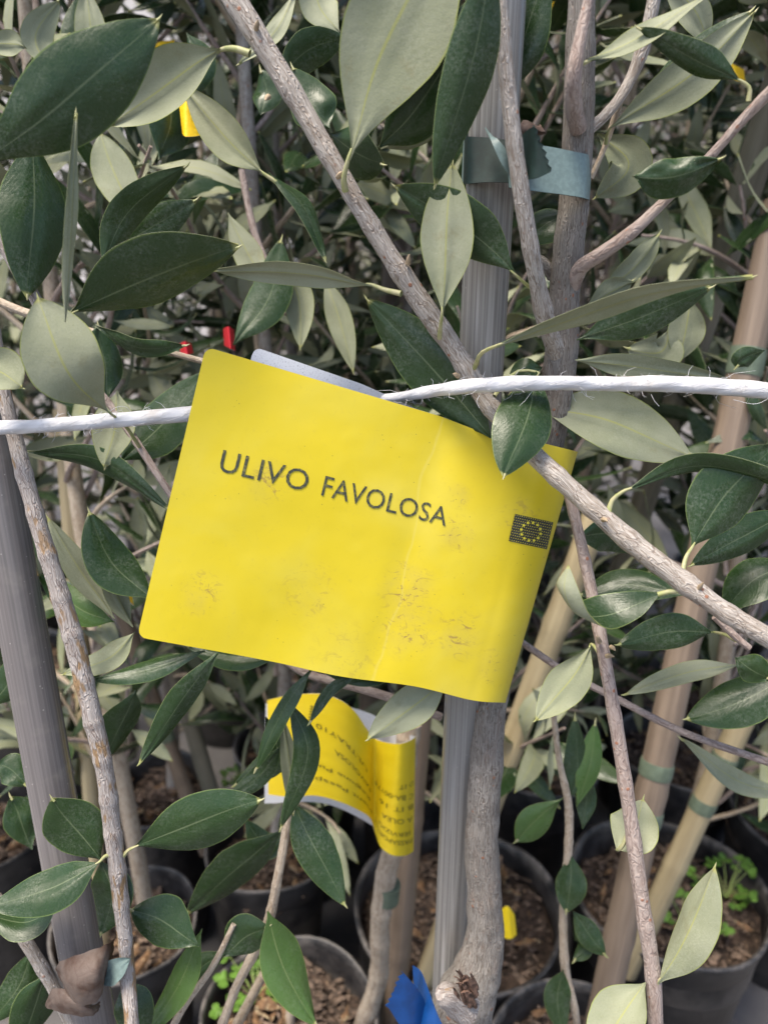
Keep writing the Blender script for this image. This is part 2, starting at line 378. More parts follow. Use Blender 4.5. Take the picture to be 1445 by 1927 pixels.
def catmull(pts, n):
    pts = [np.array(p, dtype=float) for p in pts]
    if len(pts) == 1: return pts * n
    p = [2 * pts[0] - pts[1]] + pts + [2 * pts[-1] - pts[-2]]
    m = len(pts) - 1; out = []
    for i in range(n):
        t = i / (n - 1) * m; k = min(int(t), m - 1); t -= k
        a, b, c, d = p[k], p[k + 1], p[k + 2], p[k + 3]
        out.append(0.5 * ((2 * b) + (-a + c) * t + (2 * a - 5 * b + 4 * c - d) * t * t + (-a + 3 * b - 3 * c + d) * t ** 3))
    return out
def tube_into(mb, pts, radii, seg=12, mi=0, rough=0.0, capend=True, vscale=1.0, seed=0.0, nodes=(), rfun=None):
    """pts list of Vector, radii list; u runs in metres round the tube, v in metres along"""
    P_ = [Vector(p) for p in pts]; n = len(P_)
    T = [(P_[min(i + 1, n - 1)] - P_[max(i - 1, 0)]).normalized() for i in range(n)]
    a = Vector((0, 0, 1)) if abs(T[0].z) < .9 else Vector((1, 0, 0))
    nrm = T[0].cross(a).normalized(); rows = []; uvs = []; L = 0.0
    rmean = sum(radii) / n
    for i in range(n):
        if i: L += (P_[i] - P_[i - 1]).length
        nrm = (nrm - T[i] * nrm.dot(T[i])).normalized(); bn = T[i].cross(nrm)
        row = []; ur = []
        for j in range(seg + 1):
            th = 2 * math.pi * (j % seg) / seg
            d = nrm * math.cos(th) + bn * math.sin(th)
            r = radii[i]
            if rfun: r *= rfun(th, L)
            if rough:
                q = P_[i] + d * radii[i]
                r *= 1 + rough * (noise.noise(q * 90 + Vector((seed, 0, 0))) + .6 * noise.noise(Vector((th * 3, L * 60, seed))))
            row.append(P_[i] + d * r); ur.append((2 * math.pi * rmean * j / seg, L * vscale))
        rows.append(row); uvs.append(ur)
    mb.grid(rows, uvs, mi)
    if capend:
        for e, fl in ((0, True), (n - 1, False)):
            o = [P_[e]] + rows[e][:seg]
            fs = [(0, 1 + j, 1 + (j + 1) % seg) if not fl else (0, 1 + (j + 1) % seg, 1 + j) for j in range(seg)]
            mb.add(o, fs, [(0, 0)] * len(o), mi)
def branch_mb(spec, seg=18, rough=0.06, step=0.0022, nodes=True, seed=0.0, mb=None, D=None):
    """spec: (px, py, depth, width in photo px)"""
    if mb is None: mb = MB()
    q = [tuple(P(x, y, d)) + (w * 0.48 * d / F,) for x, y, d, w in spec]
    L = sum((Vector(q[i + 1][:3]) - Vector(q[i][:3])).length for i in range(len(q) - 1))
    n = max(8, int(L / step)); s = catmull(q, n)
    rr = [max(0.0003, float(x[3])) for x in s]
    if nodes:
        r2 = random.Random(int(seed * 10) + 3); k = 0.01 + r2.random() * .02
        while k < L:
            c = k / L * (n - 1)
            for i in range(n): rr[i] *= 1 + 0.10 * math.exp(-((i - c) * L / (n - 1) / (0.0022 + rr[i] * .35)) ** 2)
            k += 0.022 + r2.random() * .018
    tube_into(mb, [Vector(x[:3]) for x in s], rr, seg, 0, rough, seed=seed)
    return mb

def blade_w(t, wpos=0.52, a=0.72):
    # width profile with its greatest width at wpos
    k = math.log(0.5) / math.log(wpos)
    aa = 1.26 + (0.82 - 1.26) * min(1, t / .6)
    return max(0.0, math.sin(math.pi * t ** k)) ** aa
def leaf_into(mb, mid, width, facing, top_to_viewer=True, roll=0.0, roll2=None, cup=0.14, wpos=.5, nl=15, nw=8, pet=None,
              th=0.00032, wav=0.5, petr=0.0009, viewer=None, matoff=0, rdm=None):
    """mid: list of points base to tip; facing: direction the visible side looks to (or viewer point)"""
    rdm = rdm or rnd
    s = catmull([tuple(m) for m in mid], nl); Pm = [Vector(x) for x in s]
    n = nl; roll2 = roll if roll2 is None else roll2
    sd_ = rdm.random() * 50
    top = []; bot = []; uvt = []; asy = rdm.uniform(-.08, .08); asy2 = rdm.uniform(-.05, .05)
    ridge = 0.0
    for i in range(n):
        t = i / (n - 1)
        T = (Pm[min(i + 1, n - 1)] - Pm[max(i - 1, 0)]).normalized()
        c = (viewer - Pm[i]).normalized() if viewer is not None else facing
        sv = T.cross(c)
        if sv.length < 1e-4: sv = T.cross(Vector((.3, .2, .9)))
        sv.normalize(); nv = sv.cross(T).normalized()
        if nv.dot(c) < 0: nv = -nv
        rot = Matrix.Rotation(R(roll + (roll2 - roll) * t), 3, T)
        sv = rot @ sv; nv = rot @ nv
        tn = nv if top_to_viewer else -nv
        hw = width * .5 * max(0.02, blade_w(min(.999, max(.001, t)), wpos)); bendy = (asy2 * math.sin(math.pi * t) + .5 * asy2 * math.sin(2 * math.pi * t + sd_)) * width
        rt = []; rb = []; ru = []
        for j in range(nw + 1):
            x = 2 * j / nw - 1
            w_ = noise.noise(Vector((t * 3.0 + sd_, x * .9, sd_))) * wav * 0.0034 * min(1, 2.5 * abs(x) + .2)
            edge_w = 1 + 0.03 * noise.noise(Vector((t * 9, x * 3 + sd_, 4)))
            z = -cup * hw * (x * x) * 1.4 - 0.0004 * math.exp(-(x / .13) ** 2) + w_
            p = Pm[i] + sv * (x * hw * edge_w * (1 + asy * (1 if x > 0 else -1)) + bendy) + tn * z
            rt.append(p); rb.append(p - tn * (th * (1 - .6 * abs(x)) + 0.0005 * math.exp(-(x / .12) ** 2)))
            ru.append((t, j / nw))
        top.append(rt); bot.append(rb); uvt.append(ru)
    # orientation of faces
    e = (top[n // 2][nw] - top[n // 2][0]); f_ = (top[n // 2 + 1][nw // 2] - top[n // 2][nw // 2])
    i = n // 2
    T = f_.normalized(); c = (viewer - Pm[i]).normalized() if viewer is not None else facing
    nn = e.cross(f_)
    sv = T.cross(c); nv = sv.cross(T); nv = nv if nv.dot(c) > 0 else -nv
    nv = Matrix.Rotation(R(roll + (roll2 - roll) * .5), 3, T) @ nv
    tn = nv if top_to_viewer else -nv
    flip = nn.dot(tn) < 0
    mb.grid(top, uvt, matoff + 0, flip=flip); mb.grid(bot, uvt, matoff + 1, flip=not flip)
    for j, fl in ((0, not flip), (nw, flip)):
        mb.grid([[a[j], b[j]] for a, b in zip(top, bot)], [[(u[j][0], 0.495 + .5 * (1 if j else 0)), (u[j][0], .0)] for u in uvt], matoff + 1, flip=fl)
    if pet is not None:
        pp = catmull([tuple(x) for x in pet] + [tuple(Pm[0]), tuple(Pm[1])], 9)
        tube_into(mb, [Vector(x) for x in pp], [petr * (1.15 - .75 * k / 8) for k in range(9)], 8, matoff + 2, capend=False)
LEAFM = [M['top'], M['under'], M['pet']]
nleaf = 0
def leaf(parent, pts, w, side='T', roll=0, roll2=None, cup=.14, pet=None, wpos=.5, wav=.5, fresh=False, label=None, petw=9):
    """pts and pet in photo pixels and depth (x, y, d), base to tip; w is the visible width in photo px"""
    global nleaf
    nleaf += 1
    if roll == 0 and roll2 is None:
        q_ = random.Random(nleaf * 7 + 1); roll = q_.choice((-1, 1)) * q_.uniform(6, 30); roll2 = roll + q_.uniform(-22, 22)
    mb = MB(); mid = [P(*p) for p in pts]
    dm = sum(p[2] for p in pts) / len(pts)
    rc = abs(math.cos(R((roll + (roll if roll2 is None else roll2)) / 2)))
    width = .96 * w * dm / F / max(rc, .3)
    pp = [P(*p) for p in pet] if pet else None
    leaf_into(mb, mid, width, None, side == 'T', roll, roll2, cup, wpos, 22, 10, pp, viewer=CAM, wav=wav, petr=petw * .42 * dm / F, rdm=random.Random(nleaf))
    e_ = (mid[-1] - mid[-2]).normalized(); s_ = dm / F
    tube_into(mb, [mid[-1] - e_ * 7 * s_, mid[-1] + e_ * 1 * s_, mid[-1] + e_ * 8 * s_ + Vector((0, 0, 1)) * 2.5 * s_], [2.6 * s_, 1.9 * s_, .3 * s_], 7, 2)
    ms = list(LEAFM)
    if fresh: ms[0] = M['top_fresh']
    o = mb.build('leaf', ms, parent)
    if label: o['label'] = label
    return o
def sheet_mb(rows, th, mb=None, uvs=None, mi_front=0, mi_back=1, mi_edge=1):
    """rows[i][j] points of one face; a second face th behind it"""
    mb = mb or MB(); nr, nc = len(rows), len(rows[0])
    uvs = uvs or [[(j / (nc - 1), 1 - i / (nr - 1)) for j in range(nc)] for i in range(nr)]
    back = []
    for i in range(nr):
        r = []
        for j in range(nc):
            a = Vector(rows[i][min(j + 1, nc - 1)]) - Vector(rows[i][max(j - 1, 0)])
            b = Vector(rows[min(i + 1, nr - 1)][j]) - Vector(rows[max(i - 1, 0)][j])
            nn = a.cross(b)
            if nn.length > 1e-14: nn.normalize()
            r.append(Vector(rows[i][j]) + nn * th)
        back.append(r)
    mb.grid(rows, uvs, mi_front, flip=True); mb.grid(back, uvs, mi_back)
    for lst, ul in (([[a, b] for a, b in zip(rows[0], back[0])], uvs[0]), ([[b, a] for a, b in zip(rows[-1], back[-1])], uvs[-1])):
        mb.grid(lst, [[u, u] for u in ul], mi_edge)
    mb.grid([[rows[i][0], back[i][0]] for i in range(nr)], [[uvs[i][0]] * 2 for i in range(nr)], mi_edge, flip=True)
    mb.grid([[rows[i][-1], back[i][-1]] for i in range(nr)], [[uvs[i][-1]] * 2 for i in range(nr)], mi_edge)
    return mb

def text_mesh(txt, mapper, name, material, parent, size=1.0, spacing=1.0):
    cu = bpy.data.curves.new('tmp_text', 'FONT'); cu.body = txt; cu.size = 1.0; cu.space_character = spacing; cu.resolution_u = 3
    ob = bpy.data.objects.new('tmp_text', cu); C.objects.link(ob)
    dg = bpy.context.evaluated_depsgraph_get(); dg.update()
    me = bpy.data.meshes.new_from_object(ob.evaluated_get(dg))
    xs = [v.co.x for v in me.vertices]; x0, x1 = min(xs), max(xs)
    v = [mapper((p.co.x - x0) / (x1 - x0), p.co.y / 0.72) for p in me.vertices]   # y: cap height = 1
    f = [tuple(p.vertices) for p in me.polygons]
    bpy.data.objects.remove(ob); bpy.data.curves.remove(cu); bpy.data.meshes.remove(me)
    mb = MB(); mb.add(v, f, [(0, 0)] * len(v))
    return mb.build(name, material, parent, smooth=False)

# ------------------------------------------------------------------ setting
def box(mb, x0, x1, y0, y1, z0, z1, mi=0):
    v = [(x0, y0, z0), (x1, y0, z0), (x1, y1, z0), (x0, y1, z0), (x0, y0, z1), (x1, y0, z1), (x1, y1, z1), (x0, y1, z1)]
    f = [(0, 3, 2, 1), (4, 5, 6, 7), (0, 1, 5, 4), (1, 2, 6, 5), (2, 3, 7, 6), (3, 0, 4, 7)]
    mb.add(v, f, [(0, 0)] * 8, mi)
g = MB(); g.add([(-40, -30, 0), (40, -30, 0), (40, 60, 0), (-40, 60, 0)], [(0, 1, 2, 3)], [(0, 0), (1, 0), (1, 1), (0, 1)])
tag(g.build('ground', M['ground']), kind='structure')
w_ = MB(); box(w_, -9, -.75, 6.0, 6.2, 0, 2.6); box(w_, -9.05, -.70, 5.97, 6.23, 2.603, 2.68)
tag(w_.build('gap_backdrop_wall', M['wall'], smooth=False), 'added pale wall standing in for the bright gaps between leaves at the upper left', 'wall')  # added backdrop, pale so the openings between the leaves look bright
w_ = MB()
for k_ in range(46):
    x_ = -.68 + k_ * .2; box(w_, x_, x_ + .188, 6.0 + .02 * (k_ % 2), 6.03 + .02 * (k_ % 2), 0, 2.5)
tag(w_.build('gap_backdrop_fence', M['fence'], smooth=False), 'added board fence, its pale tone standing in for bright gaps at the right', 'fence')  # added backdrop boards filling the gaps at the right

# ------------------------------------------------------------------ pots
RIMZ = 0.22
def pot(x, y, r, label, group='black nursery pots of the saplings', z=RIMZ, weeds=0, seed=0, thick=.0035):
    e = thing('plant_pot', (x, y, 0), label, 'plant pot', group)
    rd = random.Random(seed + 11); mb = MB(); seg = 48
    sq = 1 + (rd.random() - .5) * .05
    prof = [(r * .74, 0.0), (r * .78, .01), (r * .93, z - .035), (r * .95, z - .03), (r * .97, z - .012), (r * 1.0, z - .004), (r * 1.005, z), (r * .985, z + .002), (r * .955, z), (r * .945, z - .012), (r * .93, z - .06)]
    rows = []; uv = []
    for k, (pr, pz) in enumerate(prof):
        row = []
        for j in range(seg + 1):
            th = 2 * math.pi * (j % seg) / seg
            q = 1 + .012 * math.sin(th * 2 + seed) + .006 * math.sin(th * 5 + seed * 2)
            row.append((x + pr * q * math.cos(th) * sq, y + pr * q * math.sin(th) / sq, pz + (.003 * math.sin(th * 3 + seed) if k > 2 else 0)))
        rows.append(row); uv.append([(j / seg, k / 10) for j in range(seg + 1)])
    mb.grid(rows, uv); mb.build('pot_wall', M['pot'], e)
    s = MB(); rows = []; uv = []; zs = z - .03
    for k in range(15):
        pr = r * .94 * k / 14; row = []
        for j in range(41):
            th = 2 * math.pi * (j % 40) / 40; px_, py_ = x + pr * math.cos(th) * sq, y + pr * math.sin(th) / sq
            row.append((px_, py_, zs + .016 * noise.noise(Vector((px_ * 22, py_ * 22, seed))) + .008 * noise.noise(Vector((px_ * 70, py_ * 70, seed))) + .012 * (1 - k / 14)))
        rows.append(row); uv.append([(j / 40, k / 14) for j in range(41)])
    s.grid(rows, uv)
    so = s.build('soil', M['soil'], e)
    ch = MB()
    for i in range(420):
        a = rd.random() * 6.28; q = r * .88 * math.sqrt(rd.random())
        cx_, cy_ = x + q * math.cos(a), y + q * math.sin(a); L = .0015 + .012 * rd.random() ** 4; W = .0008 + .0022 * rd.random() ** 2; ya = rd.random() * 6.28
        zz = zs + .016 * noise.noise(Vector((cx_ * 22, cy_ * 22, seed))) + .012 * (1 - q / r / .94) + .003
        d = Vector((math.cos(ya), math.sin(ya), (rd.random() - .5) * .9)).normalized(); n2 = d.cross(Vector((0, 0, 1))).normalized(); up = n2.cross(d)
        c = Vector((cx_, cy_, zz)); h = W * .35
        vs = [c + d * (sx * L) + n2 * (sy * W) + up * (sz * h) for sx in (-1, 1) for sy in (-1, 1) for sz in (-1, 1)]
        vs = [v_ + Vector((rd.random() - .5, rd.random() - .5, rd.random() - .5)) * W * .7 for v_ in vs]
        ch.add(vs, [(0, 1, 3, 2), (4, 6, 7, 5), (0, 4, 5, 1), (2, 3, 7, 6), (0, 2, 6, 4), (1, 5, 7, 3)], [(0, 0)] * 8)
    lt = MB()
    for i in range(16):
        a = rd.random() * 6.28; q = r * .8 * math.sqrt(rd.random()); c = Vector((x + q * math.cos(a), y + q * math.sin(a), zs + .012 + rd.random() * .01)); ya = rd.random() * 6.28
        d = Vector((math.cos(ya), math.sin(ya), rd.uniform(-.25, .25))); L = rd.uniform(.012, .028)
        leaf_into(lt, [c - d * L * .5, c + Vector((0, 0, rd.uniform(-.004, .008))), c + d * L * .5], L * rd.uniform(.22, .4), Vector((0, 0, 1)), True, rd.uniform(-40, 40), rd.uniform(-60, 60), .5, .5, 8, 4, None, wav=1.5, rdm=rd)
    lo = lt.build('leaf_litter', [M['litter'], M['litter_pale'], M['pet']], e); lo['kind'] = 'stuff'
    o = ch.build('wood_chips', M['soil_bit'], e, smooth=False); o['kind'] = 'stuff'
    return e
pot_px = [  # centre px of the rim, width px, label
    (862, 1702, 392, 'dusty black pot behind the crooked grey trunk, right of the small tag'),
    (1258, 1668, 362, 'dusty black pot with weeds and a straw cane, right of the hanging twig'),
    (1118, 2040, 450, 'black pot at the bottom edge, its rear rim showing right of the trunk'),
    (300, 1480, 205, 'small looking pot of reddish soil left of the small hanging tag'),
    (545, 1905, 330, 'black pot at the bottom edge directly left of the blue ribbon'),
    (235, 1735, 270, 'black pot behind the peeling stem at the lower left, half hidden by leaves'),
    (505, 1590, 235, 'black pot right under the small hanging tag'),
    (1010, 1420, 240, 'shaded pot behind the thin hanging twig, above the pot with the weeds'),
]
pot_xy = []
for i, (x, y, w, lb) in enumerate(pot_px):
    c = G(x, y, RIMZ); d = (c - CAM).dot(-(RM @ Vector((0, 0, 1))))
    r = w * .5 * d / F
    if i == 2: r = .09
    pot_xy.append((c.x, c.y, r)); print('pot', i, round(c.x, 3), round(c.y, 3), round(r, 3))
    pot(c.x, c.y, min(.125, r), lb, seed=i)

for k_, (x_, y_, r_, lb_) in enumerate(((.05, .325, .065, 'black pot below the frame in which the crooked grey trunk stands'), (-.175, .36, .075, 'black pot below the frame under the peeling left stem'), (.46, .33, .085, 'black pot off to the lower right under the peeled branch tree'),
        (-.44, .67, .08, 'black pot at the far left behind the leaning ribbed stake'), (.515, .74, .09, 'black pot at the right edge behind the banded tan cane'), (-.41, .89, .08, 'black pot in the second row at the left edge'), (-.10, .84, .085, 'black pot in the second row above the small tag'), (.40, .85, .085, 'black pot in the second row at the right'), (.04, .80, .06, 'small black pot in the second row behind the grey stake'))):
    pot(x_, y_, r_, lb_, seed=20 + k_)
def proj(x, y, z):
    q_ = RM.transposed() @ (Vector((x, y, z)) - CAM); return (CX + F * q_.x / -q_.z, CY - F * q_.y / -q_.z, -q_.z)
# ------------------------------------------------------------------ background saplings (variants, then copied)
def sapling(name, seed, label, group, height=1.55, ntw=17, zlow=.28, crown=1.0, big=1.0):
    rd = random.Random(seed)
    e = thing(name, (0, 0, 0), label, 'tree', group)
    ph = rd.random() * 6
    def stem(z): return Vector((.022 * math.sin(z * 4 + ph) * min(1, z * 3), .022 * math.cos(z * 3.1 + ph) * min(1, z * 3), z))
    t = MB(); nn = 40
    zs = [.19 + (height - .19) * i / (nn - 1) for i in range(nn)]
    tube_into(t, [stem(z) for z in zs], [.0075 * (1 - .75 * i / (nn - 1)) + .0008 for i in range(nn)], 10, rough=.08, seed=seed)
    t.build('trunk', M['twig_light'] if seed % 2 else M['bark'], e)
    fo = MB()
    for k in range(ntw):
        z0 = zlow + (height - zlow) * (k + rd.random() * .8) / ntw
        aaz = rd.random() * 6.283; elv = R(28 + 40 * rd.random()); L = (.14 + .22 * rd.random()) * crown
        d = Vector((math.cos(aaz) * math.cos(elv), math.sin(aaz) * math.cos(elv), math.sin(elv)))
        p0 = stem(z0); side = d.cross(Vector((0, 0, 1))).normalized()
        drp = rd.uniform(-.35, .25)
        pts = [p0 + d * (L * s) + Vector((0, 0, drp * L * s * s)) + side * (.05 * L * math.sin(s * 5 + k)) for s in [i / 9 for i in range(10)]]
        b = MB(); tube_into(b, pts, [.0026 * (1 - .6 * i / 9) for i in range(10)], 7, seed=k)
        b.build('branch', M['twig'] if k % 3 else M['twig_light'], e)
        s_ = .04 + rd.random() * .02; par = rd.random() * 3
        while s_ < L:
            f = s_ / L; i = min(8, int(f * 9)); pp = pts[i].lerp(pts[i + 1], f * 9 - i); T = (pts[i + 1] - pts[i]).normalized()
            par += 1.57 + rd.uniform(-.3, .3)
            sv = Matrix.Rotation(par, 3, T) @ T.orthogonal().normalized()
            for sg in (1, -1):
                if rd.random() < .1: continue
                ld = (T * rd.uniform(.25, .9) + sv * sg * rd.uniform(.7, 1.0) + Vector((0, 0, rd.uniform(-.25, .2)))).normalized()
                ll = rd.uniform(.036, .066) * (1 - .25 * f) * big; ww = ll * rd.uniform(.18, .29)
                arch = rd.uniform(-.16, .22) * ll
                nrm = (T * .9 + Vector((rd.uniform(-.6, .6), rd.uniform(-.6, .6), .5))).normalized()
                up = (nrm - ld * nrm.dot(ld)).normalized()
                m_ = [pp + ld * .003, pp + ld * (ll * .5) + up * arch, pp + ld * ll]
                leaf_into(fo, m_, ww, up, rd.random() < .48, rd.uniform(-25, 25), None, rd.uniform(.05, .3), rd.uniform(.45, .56), 7, 4, None, wav=.3, rdm=rd)
            s_ += rd.uniform(.013, .022)
    fo.build('foliage', LEAFM, e)
    return e
def copy_tree(src, loc, rot, label=None, scale=1.0):
    r = src.copy(); C.objects.link(r); r.location = loc; r.rotation_euler = (0, 0, rot); r.scale = (scale,) * 3
    if label: r['label'] = label
    for ch in list(src.children):
        c = ch.copy(); C.objects.link(c); c.parent = r
    return r
BGL = 'olive sapling in the crowded tangle of leaves and stems behind the hanging tags'
variants = [sapling('olive_sapling', 100 + k, BGL, 'olive saplings crowded behind the tags', 1.5 + .06 * k, 36, .32, 1.0, 1.2) for k in range(5)]
short = [sapling('olive_sapling', 200 + k, BGL, 'olive saplings crowded behind the tags', 1.5, 46, .27, .62, 1.4) for k in range(4)]
spots = []
rr = random.Random(5)
for D, n_, sp in ((1.0, 6, .24), (1.2, 7, .25), (1.42, 8, .26), (1.68, 9, .27), (2.0, 9, .32), (2.4, 9, .4), (3.0, 9, .5)):
    for i in range(n_):
        spots.append(((i - (n_ - 1) / 2) * sp + rr.uniform(-.05, .05) + .03, D + rr.uniform(-.05, .05)))
spots = [q_ for k_, q_ in enumerate(spots) if not (q_[1] > .9 and -.50 < q_[0] / q_[1] < -.22 and k_ % 5 < 3)]
near = [(.10, .63), (.315, .65), (-.258, .76), (-.23, .585), (-.114, .68), (.21, .84), (-.44, .68), (.52, .75), (-.10, .85), (.40, .86), (.04, .80)]
used = set()
NEARL = ['olive sapling in the pot behind the crooked grey trunk', 'olive sapling in the weedy pot at the right', 'olive sapling in the pot of reddish soil left of the small tag',
         'olive sapling just behind the peeling stem at the lower left', 'olive sapling in the pot under the small upside down tag', 'olive sapling behind the thin hanging twig, in the shaded pot',
         'olive sapling at the far left behind the leaning ribbed stake', 'olive sapling at the right edge behind the banded tan cane', 'olive sapling in the second row above the small tag',
         'olive sapling in the second row at the right, between the two thick canes', 'olive sapling in the small pot behind the grey ribbed stake']
def put(src, x, y):
    global used
    rot = rr.uniform(0, 6.28)
    if src.name not in used:
        used.add(src.name); src.location = (x, y, 0); src.rotation_euler = (0, 0, rot); return src
    return copy_tree(src, (x, y, 0), rot, scale=rr.uniform(.92, 1.05))
for i, (x, y) in enumerate(near): put(short[i % 4], x, y)['label'] = NEARL[i]
for i, (x, y) in enumerate(spots): put(variants[(i * 3 + i // 5) % 5], x, y)
k = 0
for (x, y) in spots[:21]:
    k += 1
    if k <= 1:
        pp0 = pot(x, y, .09, 'black nursery pot in the dim rows behind the front pots', 'black nursery pots in the rows behind', seed=40)
    else:
        r = pp0.copy(); C.objects.link(r); r.location = (x, y, 0); r.rotation_euler = (0, 0, k)
        for ch in list(pp0.children): c = ch.copy(); C.objects.link(c); c.parent = r

# ------------------------------------------------------------------ stakes and canes
def straight(p0, p1, n=30): return [Vector(p0).lerp(Vector(p1), i / (n - 1)) for i in range(n)]
def stake(name, a, b, rad, m, label, cat='stake', ribbed=0.0, bands=(), group=None, nodes=(), down=True):
    """a, b: world points top, bottom"""
    a = Vector(a); b = Vector(b)
    if down and b.z > .2: b = a + (b - a) * ((a.z - .19) / (a.z - b.z))
    e = thing(name, b, label, cat, group)
    mb = MB(); rf = (lambda th, L: 1 + ribbed * (math.cos(7 * th) + .5 * math.cos(16 * th + 1))) if ribbed else None
    n = 60; L = (a - b).length
    rad_l = [rad * (1 + .10 * sum(math.exp(-((i / (n - 1) - q) * L / .004) ** 2) for q in nodes)) for i in range(n)]
    tube_into(mb, straight(a, b, n), rad_l, 54 if ribbed else 20, rfun=rf, rough=0 if ribbed else .02)
    mb.build('pole' if ribbed else 'cane_shaft', m, e)
    for q, h in bands:
        c = a.lerp(b, q); d = (b - a).normalized(); t = MB()
        tube_into(t, [c - d * h / 2, c - d * h * .3, c + d * h * .3, c + d * h / 2], [rad * 1.06, rad * 1.09, rad * 1.09, rad * 1.06], 20)
        t.build('tape_band', M['tape'], e)
    return e
DS = 0.352
A = P(944, -60, dV(944, -60, DS)); B = P(838, 1990, dV(838, 1990, DS))
stake('plant_stake', A, B, .0103, M['stake'], 'shiny grey ribbed stake upright behind the large yellow tag, tied to the trunk', ribbed=.006)
A = P(-62, 600, .345); B = P(192, 2010, .40)
stake('plant_stake', A, B, .0108, M['stake_dull'], 'dull brown grey ribbed stake leaning along the left edge of the picture', ribbed=.006)
stake('garden_cane', P(1500, 60, .55), P(1225, 900, .80), .0130, M['cane_grey'], 'thick blurred grey olive cane slanting down at the upper right edge', 'cane')
stake('garden_cane', P(1470, 380, .55), P(1115, 1990, .62), .0118, M['cane'], 'thick tan cane with green tape bands at the right, crossing behind the peeled branch', 'cane', bands=((.16, .02), (.60, .012), (.655, .012)), nodes=(.25, .44, .63, .8))
stake('garden_cane', P(1440, 1260, .66), P(1228, 1720, .72), .0105, M['cane_pale'], 'straw coloured cane with two green bands slanting into the weedy pot', 'cane', bands=((.28, .012), (.42, .012)), nodes=(.62,))
stake('garden_cane', P(1125, 960, .60), P(905, 1560, .66), .0105, M['cane_pale'], 'pale cream blurred cane slanting right behind the grey trunk', 'cane', nodes=(.2, .45, .75))
stake('garden_cane', P(790, 1330, .62), P(738, 1960, .72), .0105, M['cane'], 'tan cane standing beside the pale banded stem under the small tag', 'cane', nodes=(.3, .7))
stake('garden_cane', P(118, 770, .62), P(172, 1500, .70), .0075, M['cane_pale'], 'thin pale cane behind the peeling stem at the left', 'cane', bands=((.3, .025),))
stake('garden_cane', P(205, 1080, .8), P(360, 1520, .85), .0085, M['cane'], 'tan cane slanting in the gap left under the large yellow tag', 'cane', bands=((.55, .02),))
stake('garden_cane', P(290, 1130, .85), P(400, 1500, .9), .0095, M['cane_grey'], 'greyish brown cane left below the large yellow tag, beside the slanting tan cane', 'cane')
stake('garden_cane', P(760, 200, .8), P(735, 640, .85), .014, M['cane'], 'brown cane standing blurred between the peeled branch and the grey stake', 'cane')

# ------------------------------------------------------------------ the tied olive with the tag
def tree_root(px, py, D, label):
    p = P(px, py, dV(px, py, D)); return thing('olive_tree', (p.x, p.y, 0), label, 'tree', 'olive trees in the foreground')
tA = tree_root(880, 1800, .345, 'olive tree with crooked grey trunk tied to the ribbed stake behind the yellow tag')
def v(px, py, D, w): return (px, py, dV(px, py, D), w)
tr = [v(1098, -70, .34, 46), v(1092, 60, .34, 56), v(1090, 180, .342, 60), v(1083, 330, .345, 58), v(1072, 450, .345, 60), v(1062, 560, .347, 60), v(1056, 660, .348, 64),
      v(1030, 850, .349, 58), v(985, 1050, .35, 56), v(945, 1230, .352, 56), v(922, 1340, .347, 62), v(914, 1450, .340, 64), v(906, 1580, .334, 64), v(911, 1680, .330, 68), v(913, 1755, .327, 76), v(900, 1820, .323, 92), v(878, 1880, .320, 112), v(862, 1940, .318, 122), v(850, 2080, .32, 100), proj(.055, .33, .33) + (70,), proj(.05, .325, .18) + (60,)]
b = branch_mb(tr, 36, .09, .0016, nodes=False, seed=1.0); trunkA = b.build('trunk', M['bark_trunk'], tA)
kn = MB(); branch_mb([(875, 1895, .398, 66), (852, 1880, .391, 52), (836, 1872, .387, 42), (828, 1870, .385, 24)], 16, .16, .001, False, 5, kn)
kn.build('pruning_stub', M['bark_old'], trunkA)
sp = MB(); rs = random.Random(3)
for i in range(20):
    x, y = 872 + rs.uniform(-16, 20), 1842 + rs.uniform(-8, 30)
    L = rs.uniform(10, 26); a = R(rs.uniform(-70, 10))
    branch_mb([(x + 8, y + 24, .388, rs.uniform(6, 14)), (x, y, .384, rs.uniform(4, 8)), (x - L * math.cos(a) * .45, y + L * math.sin(a) * .6, .381, 1.5)], 6, .2, .002, False, i, sp)
sp.build('torn_wound', M['wound'], trunkA)
def up_(x, y, d): return d * dV(x, y, .345) / .345      # upright distance to depth
def br(parent, spec, m='bark', seg=18, seed=0.0, rough=.06, name='branch', nodes=True):
    if parent is tA: spec = [(x, y, up_(x, y, d), w) for x, y, d, w in spec]
    return branch_mb(spec, seg, rough, .0025, seed=seed, nodes=nodes).build(name, M[m], parent)
br(tA, [(1122, -60, .325, 20), (1105, 10, .325, 22), (1088, 90, .322, 26), (1079, 150, .322, 30), (1080, 205, .33, 34), (1088, 240, .338, 34)], 'twig', seed=2)
br(tA, [(936, -60, .318, 26), (948, 90, .316, 30), (964, 240, .316, 33), (984, 380, .318, 33), (1005, 500, .323, 32), (1026, 600, .333, 36), (1048, 665, .345, 36)], 'bark', 22, seed=3, rough=.08)
br(tA, [(1075, 545, .345, 30), (1092, 505, .338, 30), (1130, 478, .33, 27), (1190, 435, .325, 24), (1250, 378, .325, 19), (1330, 300, .322, 18), (1400, 222, .318, 20), (1480, 140, .31, 24)], 'twig', 16, seed=4)
br(tA, [(1040, 520, .35, 24), (1020, 490, .348, 18), (1000, 482, .35, 8)], 'bark_trunk', 10, seed=5)
br(tA, [(1098, 250, .345, 26), (1140, 215, .35, 20), (1180, 160, .352, 22), (1212, 80, .352, 26), (1240, -50, .352, 26)], 'bark', 14, seed=6)
br(tA, [(1112, 335, .36, 10), (1140, 270, .36, 11), (1165, 195, .357, 13), (1185, 150, .354, 14)], 'twig_light', 10, seed=7)
